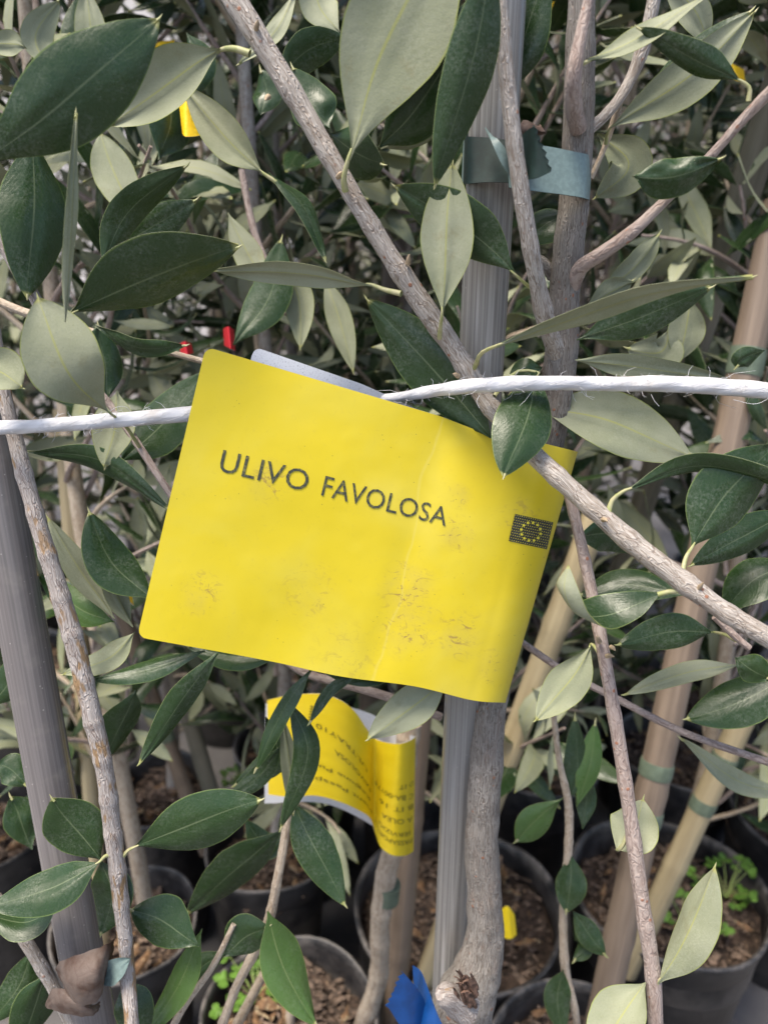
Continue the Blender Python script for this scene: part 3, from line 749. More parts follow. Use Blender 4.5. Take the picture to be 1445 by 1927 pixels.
# ------------------------------------------------------------------ the neighbour whose peeled branch crosses the picture
tR = thing('olive_tree', (.46, .33, 0), 'olive tree at the right whose peeled pale branch crosses over the yellow tag', 'tree', 'olive trees in the foreground')
br(tR, [(410, -50, .292, 46), (470, 45, .293, 44), (560, 190, .298, 40), (650, 345, .304, 36), (730, 475, .312, 37), (800, 580, .322, 42), (860, 665, .330, 38), (915, 755, .333, 36), (975, 825, .328, 36), (1040, 890, .322, 38), (1120, 960, .318, 38), (1200, 1030, .314, 42), (1290, 1098, .308, 42), (1370, 1155, .304, 38), (1470, 1215, .30, 40), (1650, 1330, .30, 46), (1900, 1500, .33, 60)], 'bark', 26, seed=8, rough=.08)
br(tR, [(1900, 1200, .33, 60), (1900, 1500, .335, 64), proj(.46, .33, .4) + (66,), proj(.46, .33, .18) + (62,)], 'bark_trunk', seed=9, name='trunk')
br(tR, [(1062, 900, .338, 20), (1082, 975, .338, 21), (1106, 1080, .338, 23), (1132, 1210, .337, 25), (1160, 1370, .338, 27), (1185, 1530, .34, 28), (1208, 1700, .343, 30), (1228, 1830, .346, 30), (1236, 1990, .35, 30)], 'twig', 16, seed=10)
br(tR, [(940, 1180, .40, 13), (1060, 1262, .40, 14), (1160, 1315, .40, 14), (1290, 1380, .40, 14), (1460, 1440, .40, 15)], 'twig', 12, seed=11)
br(tR, [(1345, 1160, .33, 16), (1380, 1195, .33, 14), (1410, 1220, .33, 13)], 'twig', 10, seed=12)
# ------------------------------------------------------------------ left hand olive
tL = thing('olive_tree', (-.175, .36, 0), 'olive tree at the left edge with the peeling grey stem beside the leaning stake', 'tree', 'olive trees in the foreground')
br(tL, [(-10, 620, .335, 22), (8, 740, .335, 26), (35, 850, .338, 31), (70, 980, .338, 32), (110, 1110, .34, 36), (143, 1220, .342, 38), (172, 1340, .344, 36), (195, 1440, .346, 34), (212, 1560, .35, 34), (228, 1700, .355, 30), (240, 1830, .36, 28), (246, 2000, .37, 28), proj(-.175, .36, .3) + (28,), proj(-.175, .36, .18) + (28,)], 'bark_old', 26, seed=13, rough=.08, name='trunk')
br(tL, [(-40, 390, .31, 26), (5, 460, .312, 26), (45, 525, .315, 25), (78, 585, .32, 22), (110, 680, .33, 18)], 'bark_old', 16, seed=14)
br(tL, [(-20, 560, .37, 18), (60, 592, .37, 17), (165, 622, .37, 15), (290, 655, .375, 12), (420, 690, .38, 12)], 'twig_light', 12, seed=15)
br(tL, [(160, 700, .352, 12), (215, 772, .352, 14), (262, 840, .352, 15), (325, 935, .352, 15), (420, 1060, .36, 15)], 'twig', 12, seed=16)
br(tL, [(-10, 1690, .38, 26), (40, 1760, .38, 25), (95, 1850, .385, 24), (150, 1960, .39, 24)], 'bark', 12, seed=17)
# low neighbour sprigs seen under the tag
tU = thing('olive_tree', (-.067, .469, 0), 'leafy olive low under the large yellow tag, pale twigs left of the small tag', 'tree', 'olive trees in the foreground')
br(tU, [(560, 1440, .42, 14), (545, 1520, .42, 16), (525, 1640, .42, 18), (500, 1750, .425, 20), (440, 1870, .43, 18), (410, 1990, .43, 18), proj(-.067, .469, .3) + (18,), proj(-.067, .469, .18) + (18,)], 'twig_light', 12, seed=18, name='trunk')
br(tU, [(440, 1740, .40, 10), (400, 1820, .40, 12), (350, 1890, .40, 13), (310, 1960, .40, 14)], 'twig_light', 12, seed=19)
br(tU, [(515, 1225, .42, 12), (570, 1265, .42, 16), (650, 1288, .42, 17), (730, 1312, .42, 18), (830, 1350, .425, 16)], 'twig', 12, seed=20)
br(tU, [(455, 320, .46, 14), (480, 440, .46, 14), (540, 590, .46, 14)], 'twig', 10, seed=21)
tS = thing('olive_sapling', (-.005, .475, 0), 'pale stem with a green tape band standing under the small tag', 'tree')
br(tS, [(772, 1360, .55, 44), (760, 1450, .56, 44), (752, 1560, .58, 42), (728, 1640, .60, 40), (715, 1740, .62, 38), (712, 1840, .645, 36), proj(-.005, .475, .19) + (38,)], 'twig_light', 18, seed=22, name='trunk')
t = MB(); tube_into(t, [P(731, 1664, .606), P(728, 1694, .612)], [.0098, .0096], 20); t.build('tape_band', M['tape'], tS)
tT = thing('olive_sapling', (.17, .41, 0), 'thin sapling with a straight pale stem and rounded leaves, right of the crooked trunk', 'tree')
br(tT, [(1040, 1330, .46, 11), (1052, 1430, .47, 12), (1070, 1520, .475, 16), (1068, 1620, .48, 17), (1060, 1720, .49, 17), (1064, 1830, .50, 18), (1085, 1930, .51, 14), proj(.17, .41, .19) + (16,)], 'twig_light', 12, seed=23, name='trunk')

# ------------------------------------------------------------------ leaves that show one by one
# right hand branch and its leaves
LR = lambda *a, **k: leaf(tR, *a, **k)
LR([(418, 92, .30), (320, 160, .315), (208, 236, .33)], 104, 'U', roll=22, pet=[(470, 100, .293), (440, 90, .294)], cup=.25, petw=14)
LR([(655, 300, .292), (705, 150, .285), (775, 10, .28), (850, -160, .275)], 205, 'U', pet=[(650, 358, .30), (647, 335, .296)], wpos=.56, petw=15, cup=.1, label='large pale underside with a brown scorched edge')
LR([(495, 325, .335), (425, 255, .335), (345, 162, .335)], 76, 'U', cup=.2, pet=[(520, 342, .336)])
LR([(505, 325, .336), (570, 385, .336), (612, 490, .336)], 34, 'T', roll=-50, cup=.1)
LR([(832, 590, .310), (836, 450, .304), (852, 308, .300)], 103, 'U', pet=[(827, 636, .322), (829, 612, .315)], petw=10, cup=.12, wpos=.52, label='upright pale underside leaf in front of the grey stake')
LR([(925, 824, .3375), (810, 690, .336), (690, 562, .336)], 122, 'T', wpos=.46, cup=.12, wav=.8)
LR([(702, 536, .322), (560, 512, .322), (398, 508, .322)], 46, 'U', roll=-35, pet=[(755, 552, .316), (725, 545, .319)], petw=12, cup=.2)
LR([(1012, 700, .333), (985, 790, .3145), (948, 898, .309)], 114, 'T', roll=-5, cup=.16, wpos=.5, pet=[(930, 745, .33), (970, 700, .335)], label='dark leaf lying over the top right of the yellow tag')
LR([(1172, 925, .314), (1290, 882, .312), (1400, 893, .310), (1560, 945, .31)], 40, 'T', roll=48, pet=[(1143, 985, .316), (1150, 945, .316)], petw=13, cup=.3)
LR([(1302, 1030, .313), (1365, 930, .312), (1462, 836, .31)], 122, 'T', pet=[(1283, 1082, .308), (1290, 1050, .31)], petw=10, wpos=.5)
def curled():
    Ae = [(1241, 1117, .312), (1195, 1112, .313), (1130, 1120, .317), (1082, 1132, .314), (1047, 1103, .304), (1069, 1063, .300)]
    Mi = [(1241, 1118, .312), (1200, 1137, .3115), (1138, 1160, .311), (1084, 1156, .304), (1062, 1112, .2985), (1069, 1063, .300)]
    Be = [(1241, 1119, .312), (1207, 1160, .3085), (1150, 1185, .3055), (1112, 1160, .300), (1090, 1112, .297), (1070, 1063, .300)]
    a, m_, b_ = (catmull([tuple(P(*x)) for x in q_], 26) for q_ in (Ae, Mi, Be)); rows = []; uvs = []
    for j_ in range(9):
        t = j_ / 8; rows.append([Vector((2 * (t - .5) * (t - 1)) * a[k_] + (4 * t * (1 - t)) * m_[k_] + (2 * t * (t - .5)) * b_[k_]) for k_ in range(26)]); uvs.append([(k_ / 25, t) for k_ in range(26)])
    mb = sheet_mb(rows, .0004, uvs=uvs, mi_front=1, mi_back=0)
    pp = catmull([tuple(P(1285, 1112, .308)), tuple(P(1262, 1113, .31)), tuple(P(1238, 1119, .312))], 8)
    tube_into(mb, [Vector(x) for x in pp], [.0011] * 8, 8, 2)
    o = mb.build('leaf', LEAFM, tR); o['label'] = 'curled leaf showing its dusty upper face and yellowish tip'
curled()
LR([(1112, 1212, .345), (1075, 1285, .345), (1008, 1356, .345)], 78, 'U', pet=[(1130, 1235, .338), (1120, 1218, .34)], wpos=.54)
LR([(1345, 1190, .36), (1260, 1192, .36), (1162, 1214, .36)], 70, 'T', pet=[(1385, 1205, .34), (1365, 1195, .35)])
LR([(1392, 1252, .385), (1290, 1270, .385), (1175, 1308, .385)], 42, 'U', roll=30)
LR([(1500, 1262, .38), (1400, 1320, .38), (1290, 1354, .38)], 92, 'T')
LR([(1382, 1238, .345), (1415, 1260, .34), (1450, 1280, .338)], 60, 'T')
LR([(1160, 1600, .35), (1195, 1560, .352), (1210, 1505, .355)], 96, 'U', roll=-10, wpos=.45, pet=[(1185, 1560, .343), (1170, 1595, .345)])
LR([(1238, 1850, .343), (1298, 1750, .336), (1345, 1632, .332)], 80, 'U', roll=-25, cup=-.25, pet=[(1228, 1885, .346), (1234, 1868, .345)])
LR([(1215, 1850, .345), (1165, 1920, .34), (1105, 2010, .335)], 100, 'U', roll=15, cup=.25)
LR([(1290, 1120, .35), (1180, 1100, .36), (1090, 1120, .365)], 66, 'T')
LR([(1500, 960, .345), (1400, 1010, .345), (1300, 1065, .345)], 70, 'T')
LR([(1500, 1060, .36), (1420, 1090, .36), (1360, 1150, .36)], 90, 'T')
LR([(1500, 1500, .42), (1390, 1470, .42), (1280, 1390, .42)], 40, 'U', roll=30)
LR([(1085, 1010, .36), (1150, 1005, .37), (1215, 1040, .375)], 70, 'T', roll=15)
# central tree
def LA(pts, *a, **k):
    pts = [(x, y, up_(x, y, d)) for x, y, d in pts]
    if k.get('pet'): k['pet'] = [(x, y, up_(x, y, d)) for x, y, d in k['pet']]
    return leaf(tA, pts, *a, **k)
LA([(712, 275, .335), (800, 190, .33), (950, -60, .325)], 120, 'T', cup=.2)
LA([(716, 278, .342), (790, 240, .342), (870, 160, .342)], 46, 'U', roll=30)
LA([(930, -110, .306), (885, 120, .308), (818, 352, .312)], 98, 'T', roll=-20, cup=.25)
LA([(968, 515, .325), (870, 430, .327), (742, 350, .327)], 106, 'T', cup=.12, pet=[(1010, 550, .33), (990, 535, .328)], wpos=.52)
LA([(963, 170, .36), (985, 70, .36), (1030, -60, .36)], 96, 'T', roll=-15)
LA([(1065, 405, .37), (1030, 420, .37), (985, 462, .37)], 72, 'T')
LA([(935, 650, .308), (1050, 606, .305), (1220, 550, .295), (1416, 521, .285)], 34, 'U', roll=60, cup=.1, pet=[(893, 692, .328), (905, 665, .316)], petw=11)
LA([(1085, 640, .336), (1200, 600, .332), (1340, 540, .328)], 84, 'T', wpos=.55, cup=.15)
LA([(1082, 676, .337), (1200, 690, .337), (1382, 718, .337)], 48, 'U', roll=20)
LA([(1010, 770, .345), (1150, 790, .342), (1303, 862, .338)], 118, 'U', roll=-24, cup=.14, wpos=.52, label='broad pale underside below the twine with a nibbled tip')
LA([(1190, 330, .312), (1270, 330, .309), (1358, 297, .306)], 74, 'T', cup=.35, wav=1.6, wpos=.45, label='short dusty leaf curled at its edge')
LA([(1395, 152, .318), (1310, 115, .318), (1200, 52, .32)], 56, 'T', roll=-20, pet=[(1408, 190, .318), (1410, 165, .318)], petw=11, cup=.3)
LA([(1148, 240, .352), (1290, 140, .352), (1420, 22, .352)], 90, 'U', pet=[(1140, 270, .358), (1142, 255, .356)], cup=.15)
LA([(1200, 200, .362), (1310, 110, .362), (1415, 18, .362)], 70, 'T')
LA([(1105, 115, .322), (1200, 75, .322), (1350, -20, .322)], 36, 'U', roll=-50, pet=[(1078, 132, .322), (1090, 122, .322)], petw=13)
LA([(1125, 250, .372), (1178, 310, .372), (1120, 372, .372)], 82, 'U')
LA([(1240, -60, .37), (1300, 20, .37), (1330, 80, .372)], 60, 'U')
LA([(1100, 585, .352), (1150, 548, .352), (1190, 528, .352)], 46, 'U', roll=25)
LA([(1125, 560, .36), (1195, 500, .36), (1240, 440, .36)], 48, 'U')
LA([(1020, 690, .342), (990, 700, .34), (960, 740, .34)], 60, 'T')
LA([(1440, 660, .40), (1400, 675, .40), (1385, 692, .40)], 40, 'T')
LA([(1255, 620, .42), (1240, 660, .42), (1180, 655, .42)], 80, 'U')
LA([(1300, 560, .42), (1290, 620, .42), (1275, 680, .42)], 70, 'U')
# left tree
LL = lambda *a, **k: leaf(tL, *a, **k)
LL([(-45, 312, .272), (80, 225, .268), (190, 130, .268), (300, 33, .27)], 168, 'T', roll=8, roll2=-14, wpos=.52, cup=.14, label='largest dark leaf, filling the upper left corner')
LL([(62, 250, .31), (66, 400, .31), (52, 560, .312)], 126, 'T', cup=.18)
LL([(120, 605, .285), (132, 420, .275), (143, 212, .268)], 26, 'U', roll=30, cup=.1)
LL([(190, 505, .332), (240, 400, .33), (352, 311, .328)], 66, 'T', roll=18, cup=.2)
LL([(198, 490, .345), (270, 440, .345), (370, 375, .345)], 82, 'T')
LL([(134, 590, .300), (280, 520, .298), (450, 464, .298)], 128, 'T', wpos=.5, cup=.16, pet=[(100, 610, .31), (118, 598, .305)], label='dark glossy leaf with a thorn like tip above the yellow tag')
LL([(208, 778, .322), (130, 700, .30), (72, 560, .295)], 142, 'U', wpos=.60, cup=.12, pet=[(262, 840, .35), (235, 800, .335)], label='broad pale underside above the twine at the left')
LL([(-50, 690, .31), (0, 700, .31), (42, 730, .31)], 90, 'U')
LL([(222, 735, .352), (215, 800, .352), (198, 880, .352)], 78, 'U')
LL([(178, 612, .338), (260, 655, .335), (350, 650, .332)], 34, 'T', roll=55, roll2=10)
LL([(205, 750, .36), (200, 680, .36), (185, 612, .36)], 72, 'T')
LL([(225, 870, .37), (300, 800, .37), (385, 700, .37)], 96, 'T')
LL([(50, 850, .352), (190, 865, .352), (320, 960, .352)], 44, 'T', cup=.2)
LL([(288, 1128, .36), (215, 1060, .36), (168, 963, .36)], 88, 'T', label='dark green leaf left of the yellow tag')
LL([(215, 1165, .365), (150, 1080, .365), (90, 975, .365)], 52, 'U')
LL([(215, 1172, .37), (145, 1145, .37), (70, 1080, .37)], 60, 'T', fresh=True)
LL([(250, 1180, .368), (215, 1120, .368), (188, 1060, .368)], 44, 'U')
LL([(255, 1190, .36), (205, 1240, .36), (120, 1270, .36)], 50, 'U', roll=20)
LL([(385, 1225, .35), (280, 1260, .35), (172, 1282, .35)], 42, 'T', cup=.2)
LL([(412, 1228, .345), (340, 1320, .345), (262, 1438, .345)], 54, 'T', cup=.2)
LL([(255, 1300, .40), (235, 1360, .40), (195, 1435, .40)], 66, 'T')
LL([(250, 1596, .350), (370, 1545, .347), (492, 1506, .345)], 106, 'T', pet=[(232, 1612, .352), (240, 1602, .351)], label='broad dark leaf low at the left, right of the peeling stem')
LL([(190, 1618, .352), (140, 1555, .347), (98, 1503, .343)], 104, 'T', wpos=.48)
LL([(188, 1622, .345), (100, 1670, .342), (-25, 1708, .34)], 82, 'T', pet=[(210, 1610, .35), (198, 1612, .348)])
LL([(190, 1620, .358), (205, 1680, .358), (190, 1760, .36)], 78, 'T')
LL([(378, 1782, .37), (310, 1745, .37), (246, 1712, .37)], 92, 'T', wpos=.55)
LL([(-30, 1720, .36), (50, 1735, .36), (110, 1700, .36)], 62, 'T')
LL([(60, 1790, .40), (30, 1860, .40), (-20, 1930, .40)], 64, 'T')
LL([(90, 1830, .39), (60, 1900, .39), (30, 1990, .39)], 80, 'T')
LL([(60, 1600, .42), (40, 1540, .42), (20, 1500, .42)], 66, 'T')
LL([(230, 1850, .372), (250, 1900, .37), (260, 1990, .37)], 74, 'T')
LL([(-20, 1330, .4), (10, 1290, .4), (30, 1230, .4)], 60, 'T')
LL([(-10, 1440, .4), (20, 1450, .4), (50, 1480, .4)], 60, 'T')
# low olive in the middle
LU = lambda *a, **k: leaf(tU, *a, **k)
LU([(545, 1318, .385), (580, 1420, .385), (528, 1562, .385)], 54, 'T', cup=.2, label='narrow dark leaf hanging over the small tag')
LU([(530, 1340, .40), (545, 1440, .40), (552, 1535, .40)], 34, 'U')
LU([(590, 1255, .375), (530, 1340, .375), (480, 1452, .375)], 34, 'T', roll=30)
LU([(680, 1262, .38), (620, 1300, .38), (582, 1362, .38)], 24, 'T', roll=30)
LU([(848, 1270, .375), (780, 1320, .372), (693, 1392, .37)], 78, 'U', wpos=.55, label='grey green underside hanging below the large tag')
LU([(552, 1508, .40), (590, 1600, .398), (650, 1705, .396)], 78, 'T', label='drooping dark leaf below the small tag')
LU([(505, 1715, .40), (535, 1820, .40), (596, 1930, .40)], 86, 'T', fresh=True, label='glossy mid green leaf at the bottom edge')
LU([(420, 1800, .40), (460, 1765, .40), (505, 1745, .40)], 76, 'T')
LU([(380, 1750, .385), (340, 1850, .385), (268, 1960, .385)], 54, 'T', fresh=True, roll=20)
LU([(530, 1560, .44), (450, 1640, .44), (350, 1720, .44)], 76, 'T')
LU([(500, 1350, .42), (520, 1420, .42), (440, 1480, .42)], 60, 'T')
LU([(530, 1400, .41), (490, 1460, .41), (420, 1510, .41)], 40, 'T')
LU([(460, 1540, .45), (500, 1590, .45), (540, 1570, .45)], 50, 'T')
LU([(430, 1790, .42), (370, 1830, .42), (330, 1900, .42)], 50, 'T')
LU([(520, 1240, .39), (440, 1235, .39), (350, 1215, .39)], 50, 'T')
LU([(760, 1240, .39), (700, 1268, .39), (600, 1260, .39)], 50, 'T')
LU([(620, 240, .37), (590, 200, .37), (550, 125, .37)], 92, 'T')
LU([(520, 150, .38), (580, 95, .38), (652, 70, .38)], 72, 'T')
LU([(620, 250, .38), (670, 290, .375), (722, 310, .37)], 92, 'T')
LU([(640, 60, .39), (600, 10, .39), (590, -60, .39)], 70, 'U')
LU([(560, -20, .38), (520, 60, .38), (450, 120, .38)], 34, 'U', roll=30)
LU([(440, 650, .43), (500, 560, .43), (530, 450, .43)], 80, 'T')
LU([(520, 480, .44), (560, 560, .44), (565, 655, .44)], 60, 'U')
LU([(610, 520, .46), (640, 600, .46), (665, 700, .46)], 50, 'U')
LU([(300, 300, .42), (320, 220, .42), (300, 130, .42)], 90, 'T')
LU([(265, 440, .42), (215, 330, .42), (190, 250, .42)], 80, 'U')
LU([(90, 130, .42), (70, 70, .42), (110, 0, .42)], 60, 'U')
LU([(60, 180, .43), (90, 120, .43), (80, 30, .43)], 60, 'T')
LU([(50, 90, .36), (20, 85, .36), (-30, 80, .36)], 46, 'U')
LU([(130, 150, .44), (150, 70, .44), (150, -10, .44)], 70, 'T')
LU([(190, 120, .44), (170, 60, .44), (160, -20, .44)], 60, 'U')
LU([(350, 60, .42), (380, 120, .42), (345, 190, .42)], 60, 'T')
LU([(490, 215, .44), (500, 170, .44), (490, 130, .44)], 60, 'T')
LU([(430, 400, .44), (470, 480, .44), (500, 530, .44)], 56, 'U')
# thin sapling at the right
LT = lambda *a, **k: leaf(tT, *a, **k)
LT([(1062, 1500, .475), (1010, 1545, .475), (970, 1585, .475)], 58, 'T', fresh=True, wpos=.58)
LT([(1070, 1600, .478), (1072, 1660, .475), (1065, 1718, .475)], 60, 'T', wpos=.58)
LT([(1078, 1715, .48), (1110, 1760, .48), (1140, 1800, .48)], 46, 'T')
LT([(1060, 1825, .49), (1048, 1880, .49), (1060, 1950, .49)], 52, 'T')
LT([(1072, 1500, .475), (1090, 1450, .475), (1082, 1350, .475)], 50, 'T')
LT([(1085, 1520, .475), (1110, 1440, .475), (1120, 1360, .48)], 44, 'T', fresh=True)
LT([(1080, 1740, .49), (1100, 1780, .49), (1080, 1810, .49)], 34, 'T')
LT([(1095, 1560, .48), (1105, 1500, .48), (1092, 1440, .48)], 40, 'T')
# buds along the peeled branch
for (x, y, d, dx, dy) in ((482, 52, .287, 4, -16), (505, 178, .293, -6, 10), (768, 492, .308, 2, -14), (897, 682, .326, 4, -12), (636, 330, .298, 10, -8), (862, 705, .323, -10, -2), (1312, 1110, .302, 12, -14), (1135, 975, .31, 8, 6), (1150, 1215, .33, 8, 10), (1142, 1232, .328, 14, 4), (1128, 1205, .33, -6, -8)):
    bd = MB(); tube_into(bd, [P(x, y + 3, d + .003), P(x + dx * .5, y + dy * .5, d), P(x + dx, y + dy, d - .001)], [.0011, .0009, .0002], 8)
    bd.build('bud', M['bud'], tR)

# ------------------------------------------------------------------ tie band round stake and trunk
tie = thing('tie_band', P(1000, 320, .345), 'teal green vinyl band tying the trunk to the grey stake, with torn ends', 'plant tie')
def strip(cols, th, mats, parent, name, nv=8, smooth=True, upright=False):
    """cols: (x_top, y_top, x_bottom, y_bottom, depth)"""
    if upright: cols = [(q[0], q[1], q[2], q[3], up_(q[0], (q[1] + q[3]) / 2, q[4])) for q in cols]
    c = catmull(cols, max(24, 6 * len(cols)))
    rows = []
    for i in range(nv):
        t = i / (nv - 1)
        rows.append([P(q[0] * (1 - t) + q[2] * t, q[1] * (1 - t) + q[3] * t, q[4]) for q in c])
    return sheet_mb(rows, th).build(name, mats, parent, smooth)
strip([(950, 246, 958, 352, .322), (1000, 268, 1000, 358, .324), (1050, 278, 1050, 364, .327), (1088, 286, 1090, 370, .330), (1106, 290, 1105, 374, .335), (1113, 296, 1109, 376, .345), (1108, 300, 1104, 374, .356), (1060, 296, 1056, 366, .366), (960, 262, 960, 350, .372), (880, 250, 876, 340, .366), (874, 254, 871, 344, .355)], .0004, [M['tie'], M['tie_back_shaded']], tie, 'loop', upright=True)
strip([(874, 254, 872, 346, .352), (882, 256, 880, 345, .338), (920, 258, 915, 342, .3345), (950, 262, 955, 343, .333), (978, 270, 985, 348, .333)], .0004, [M['tie_back_shaded'], M['tie_back_shaded']], tie, 'wrapped_end', upright=True)  # shade round the stake painted in as near-black vinyl
# torn dark end with a jagged edge
def jag_sheet(poly_top, poly_bot, d0, d1, parent, name, mats, th=.0004, seed=1, jagx=4.0):
    rj = random.Random(seed); n = 22; rows = []
    for i in range(13):
        t = i / 12; row = []
        for j in range(n):
            u = j / (n - 1)
            a = catmull(poly_top, n)[j]; b_ = catmull(poly_bot, n)[j]
            x = a[0] * (1 - t) + b_[0] * t; y = a[1] * (1 - t) + b_[1] * t
            if j == n - 1: x += (jagx * (1 if i % 2 else -1) + rj.uniform(-1.5, 1.5))
            row.append(P(x, y, d0 + (d1 - d0) * u + .0015 * math.sin(u * 5 + t * 3)))
        rows.append(row)
    return sheet_mb(rows, th).build(name, mats, parent)
jag_sheet([(975, 262), (990, 246), (1006, 236)], [(985, 338), (1012, 334), (1037, 322)], .293, .283, tie, 'torn_end', [M['tie_back_shaded'], M['tie_back_shaded']], seed=4)
strip([(912, 240, 930, 262, .330), (925, 268, 936, 262, .322), (942, 306, 952, 282, .320), (958, 330, 966, 312, .321)], .0004, [M['tie'], M['tie']], tie, 'folded_edge', upright=True)
dl = MB(); leaf_into(dl, [P(952, 300, .303), P(985, 262, .300), P(1018, 235, .297)], .011, None, True, 20, 60, .5, viewer=CAM, wav=3)
tag(dl.build('dry_leaf', [M['dry'], M['dry'], M['dry']]), 'crumpled brown leaf scrap caught in the teal band on the stake', 'dry leaf')
# blue ribbon
rb = thing('blue_ribbon', P(800, 1900, .41), 'deep blue plastic ribbon tied round the foot of the grey stake', 'ribbon')
jag_sheet([(812, 1958), (796, 1880), (757, 1828)], [(812, 2030), (768, 1955), (728, 1892)], .408, .392, rb, 'torn_end', [M['blue'], M['blue']], seed=8, jagx=2.5)
strip([(776, 1818, 778, 1850, .42), (790, 1828, 786, 1880, .415), (800, 1850, 786, 1920, .405), (830, 1925, 800, 1990, .395), (870, 1985, 850, 2060, .400)], .0004, [M['blue'], M['blue']], rb, 'loop')
# dry curled leaves at the foot of the leaning stake
def dryleaf(cols, label):
    c = catmull(cols, 30); rows = []
    for i in range(12):
        t = i / 11
        rows.append([P(q[0] * (1 - t) + q[2] * t + 2.5 * noise.noise(Vector((j * .4, t * 4, 1))), q[1] * (1 - t) + q[3] * t + 3 * noise.noise(Vector((j * .4, t * 4, 9))), q[4] - q[5] * math.sin(math.pi * t)) for j, q in enumerate(c)])
    tag(sheet_mb(rows, .0005).build('dry_leaf', [M['dry'], M['dry']]), label, 'dry leaf', 'brown curled leaves at the stake foot')
dryleaf([(104, 1826, 108, 1830, .372, .0), (112, 1812, 125, 1868, .358, .004), (140, 1800, 150, 1893, .352, .006), (180, 1786, 184, 1884, .352, .007), (205, 1776, 196, 1856, .357, .004), (216, 1768, 212, 1800, .365, .0)], 'dry greyish brown leaf curled round the foot of the left stake')
dryleaf([(85, 1893, 87, 1897, .378, .0), (100, 1862, 112, 1906, .370, .003), (135, 1868, 145, 1913, .366, .004), (170, 1890, 176, 1912, .367, .003), (188, 1888, 188, 1896, .372, .0)], 'rusty brown dry leaf tucked below the greyish curled one at the bottom left')
gl = MB(); leaf_into(gl, [P(186, 1852, .36), P(215, 1830, .356), P(246, 1805, .354)], .0105, None, False, -10, None, .2, viewer=CAM)
tag(gl.build('fallen_leaf', [M['tie'], M['tie'], M['pet']]), 'small dull blue green leaf beside the curled brown leaf at the bottom left', 'leaf')

# ------------------------------------------------------------------ twine
tw = MB()
tp = [(-60, 808, .322, 27), (60, 802, .324, 26), (150, 796, .327, 27), (250, 788, .330, 28), (360, 779, .334, 29), (480, 772, .345, 26), (620, 760, .352, 22), (740, 748, .347, 17), (800, 738, .336, 22), (870, 728, .3215, 26), (960, 722, .318, 28), (1060, 721, .318, 27), (1150, 722, .319, 28), (1250, 722, .318, 31), (1350, 727, .317, 31), (1460, 736, .315, 31)]
q = [tuple(P(x, y, d)) + (w * .5 * d / F,) for x, y, d, w in tp]; s = catmull(q, 260)
tube_into(tw, [Vector(x[:3]) for x in s], [float(x[3]) for x in s], 28, rfun=lambda th, L: 1 + .025 * math.cos(3 * th + L * 330) + .02 * math.cos(13 * th + L * 380) + .05 * noise.noise(Vector((L * 60, 3, 1))), rough=.07)
twine = tw.build('twine', M['twine']); tag(twine, 'thick white twisted twine stretched across the picture behind the yellow tag', 'twine')
fz = MB(); rf_ = random.Random(12)
for i in range(280):
    k = rf_.randrange(5, 255); p = Vector(s[k][:3]); r_ = float(s[k][3]); T = (Vector(s[k + 1][:3]) - p).normalized()
    a = rf_.uniform(0, 6.28); o = T.orthogonal().normalized(); o = Matrix.Rotation(a, 3, T) @ o
    L = rf_.choice([.0015, .0025, .0035, .005, .01 if i % 5 == 0 else .003])
    p1 = p + o * r_ * .95; dirv = (o * rf_.uniform(.3, 1) + T * rf_.uniform(-1.3, 1.3)).normalized()
    tube_into(fz, [p1, p1 + dirv * L * .5 + o * L * .12, p1 + dirv * L + T * L * rf_.uniform(-.5, .5)], [.00009, .00008, .00004], 4)
for c in ([(190, 790, .325), (215, 768, .322), (235, 765, .322), (248, 776, .325)], [(902, 744, .317), (897, 755, .316), (902, 768, .316)], [(1380, 752, .312), (1420, 760, .311), (1450, 748, .311)], [(1225, 742, .315), (1232, 755, .314), (1240, 764, .314)]):
    cc = catmull([tuple(P(*x)) for x in c], 12); tube_into(fz, [Vector(x) for x in cc], [.00009] * 12, 5)
fz.build('loose_fibres', M['twine'], twine)

# ------------------------------------------------------------------ the large yellow tag
big = thing('plant_tag', P(905, 850, .35), 'large yellow tag lettered in capitals, folded round the trunk and grey stake', 'plant tag')
def lerp(a, b, t): return a + (b - a) * t
def interp(tab, u):
    for i in range(len(tab) - 1):
        if u <= tab[i + 1][0]:
            t = (u - tab[i][0]) / (tab[i + 1][0] - tab[i][0]); return tuple(lerp(a, b, t) for a, b in zip(tab[i][1:], tab[i + 1][1:]))
    return tab[-1][1:]
TOPF = [(0, 387, 652), (.63, 828, 783), (.80, 940, 826), (.90, 1015, 832), (1.0, 1087, 850)]
def smooth_tab(tab, n=60):
    c = catmull([t for t in tab], n); return [tuple(float(v_) for v_ in x) for x in c]
TOPF_S = TOPF
BOTF = [(0, 258, 1199), (.35, 500, 1243), (.55, 640, 1273), (.75, 780, 1292), (.9, 888, 1318), (1.0, 951, 1323)]
BOTS = smooth_tab(BOTF)
def gapf(u): return .030 * (1 / (1 + math.exp(-(u - .5) / .07)))
def depthF(u, v_):
    base = lerp(lerp(.318, .343, min(1, u / .9)), lerp(.338, .3665, min(1, u / .9)), v_)
    base += .0007 * math.exp(-((u - .655 + .03 * v_) / .045) ** 2)                  # crease beside the stake
    base -= .0010 * math.exp(-((u - .80) / .09) ** 2) * (1 - .3 * v_)              # bulge over the trunk
    base += .0006 * math.sin(u * 4.0 + 1.0) + .0004 * math.sin(u * 11 + v_ * 4) + .0006 * noise.noise(Vector((u * 5, v_ * 4, 2)))
    base += .003 * math.exp(-((u - .9) / .12) ** 2 - (v_ / .16) ** 2)            # pushed back by the branch
    if u > .88: base += .5 * .030 * (1 - math.sqrt(max(0, 1 - ((u - .88) / .12) ** 2)))
    return base
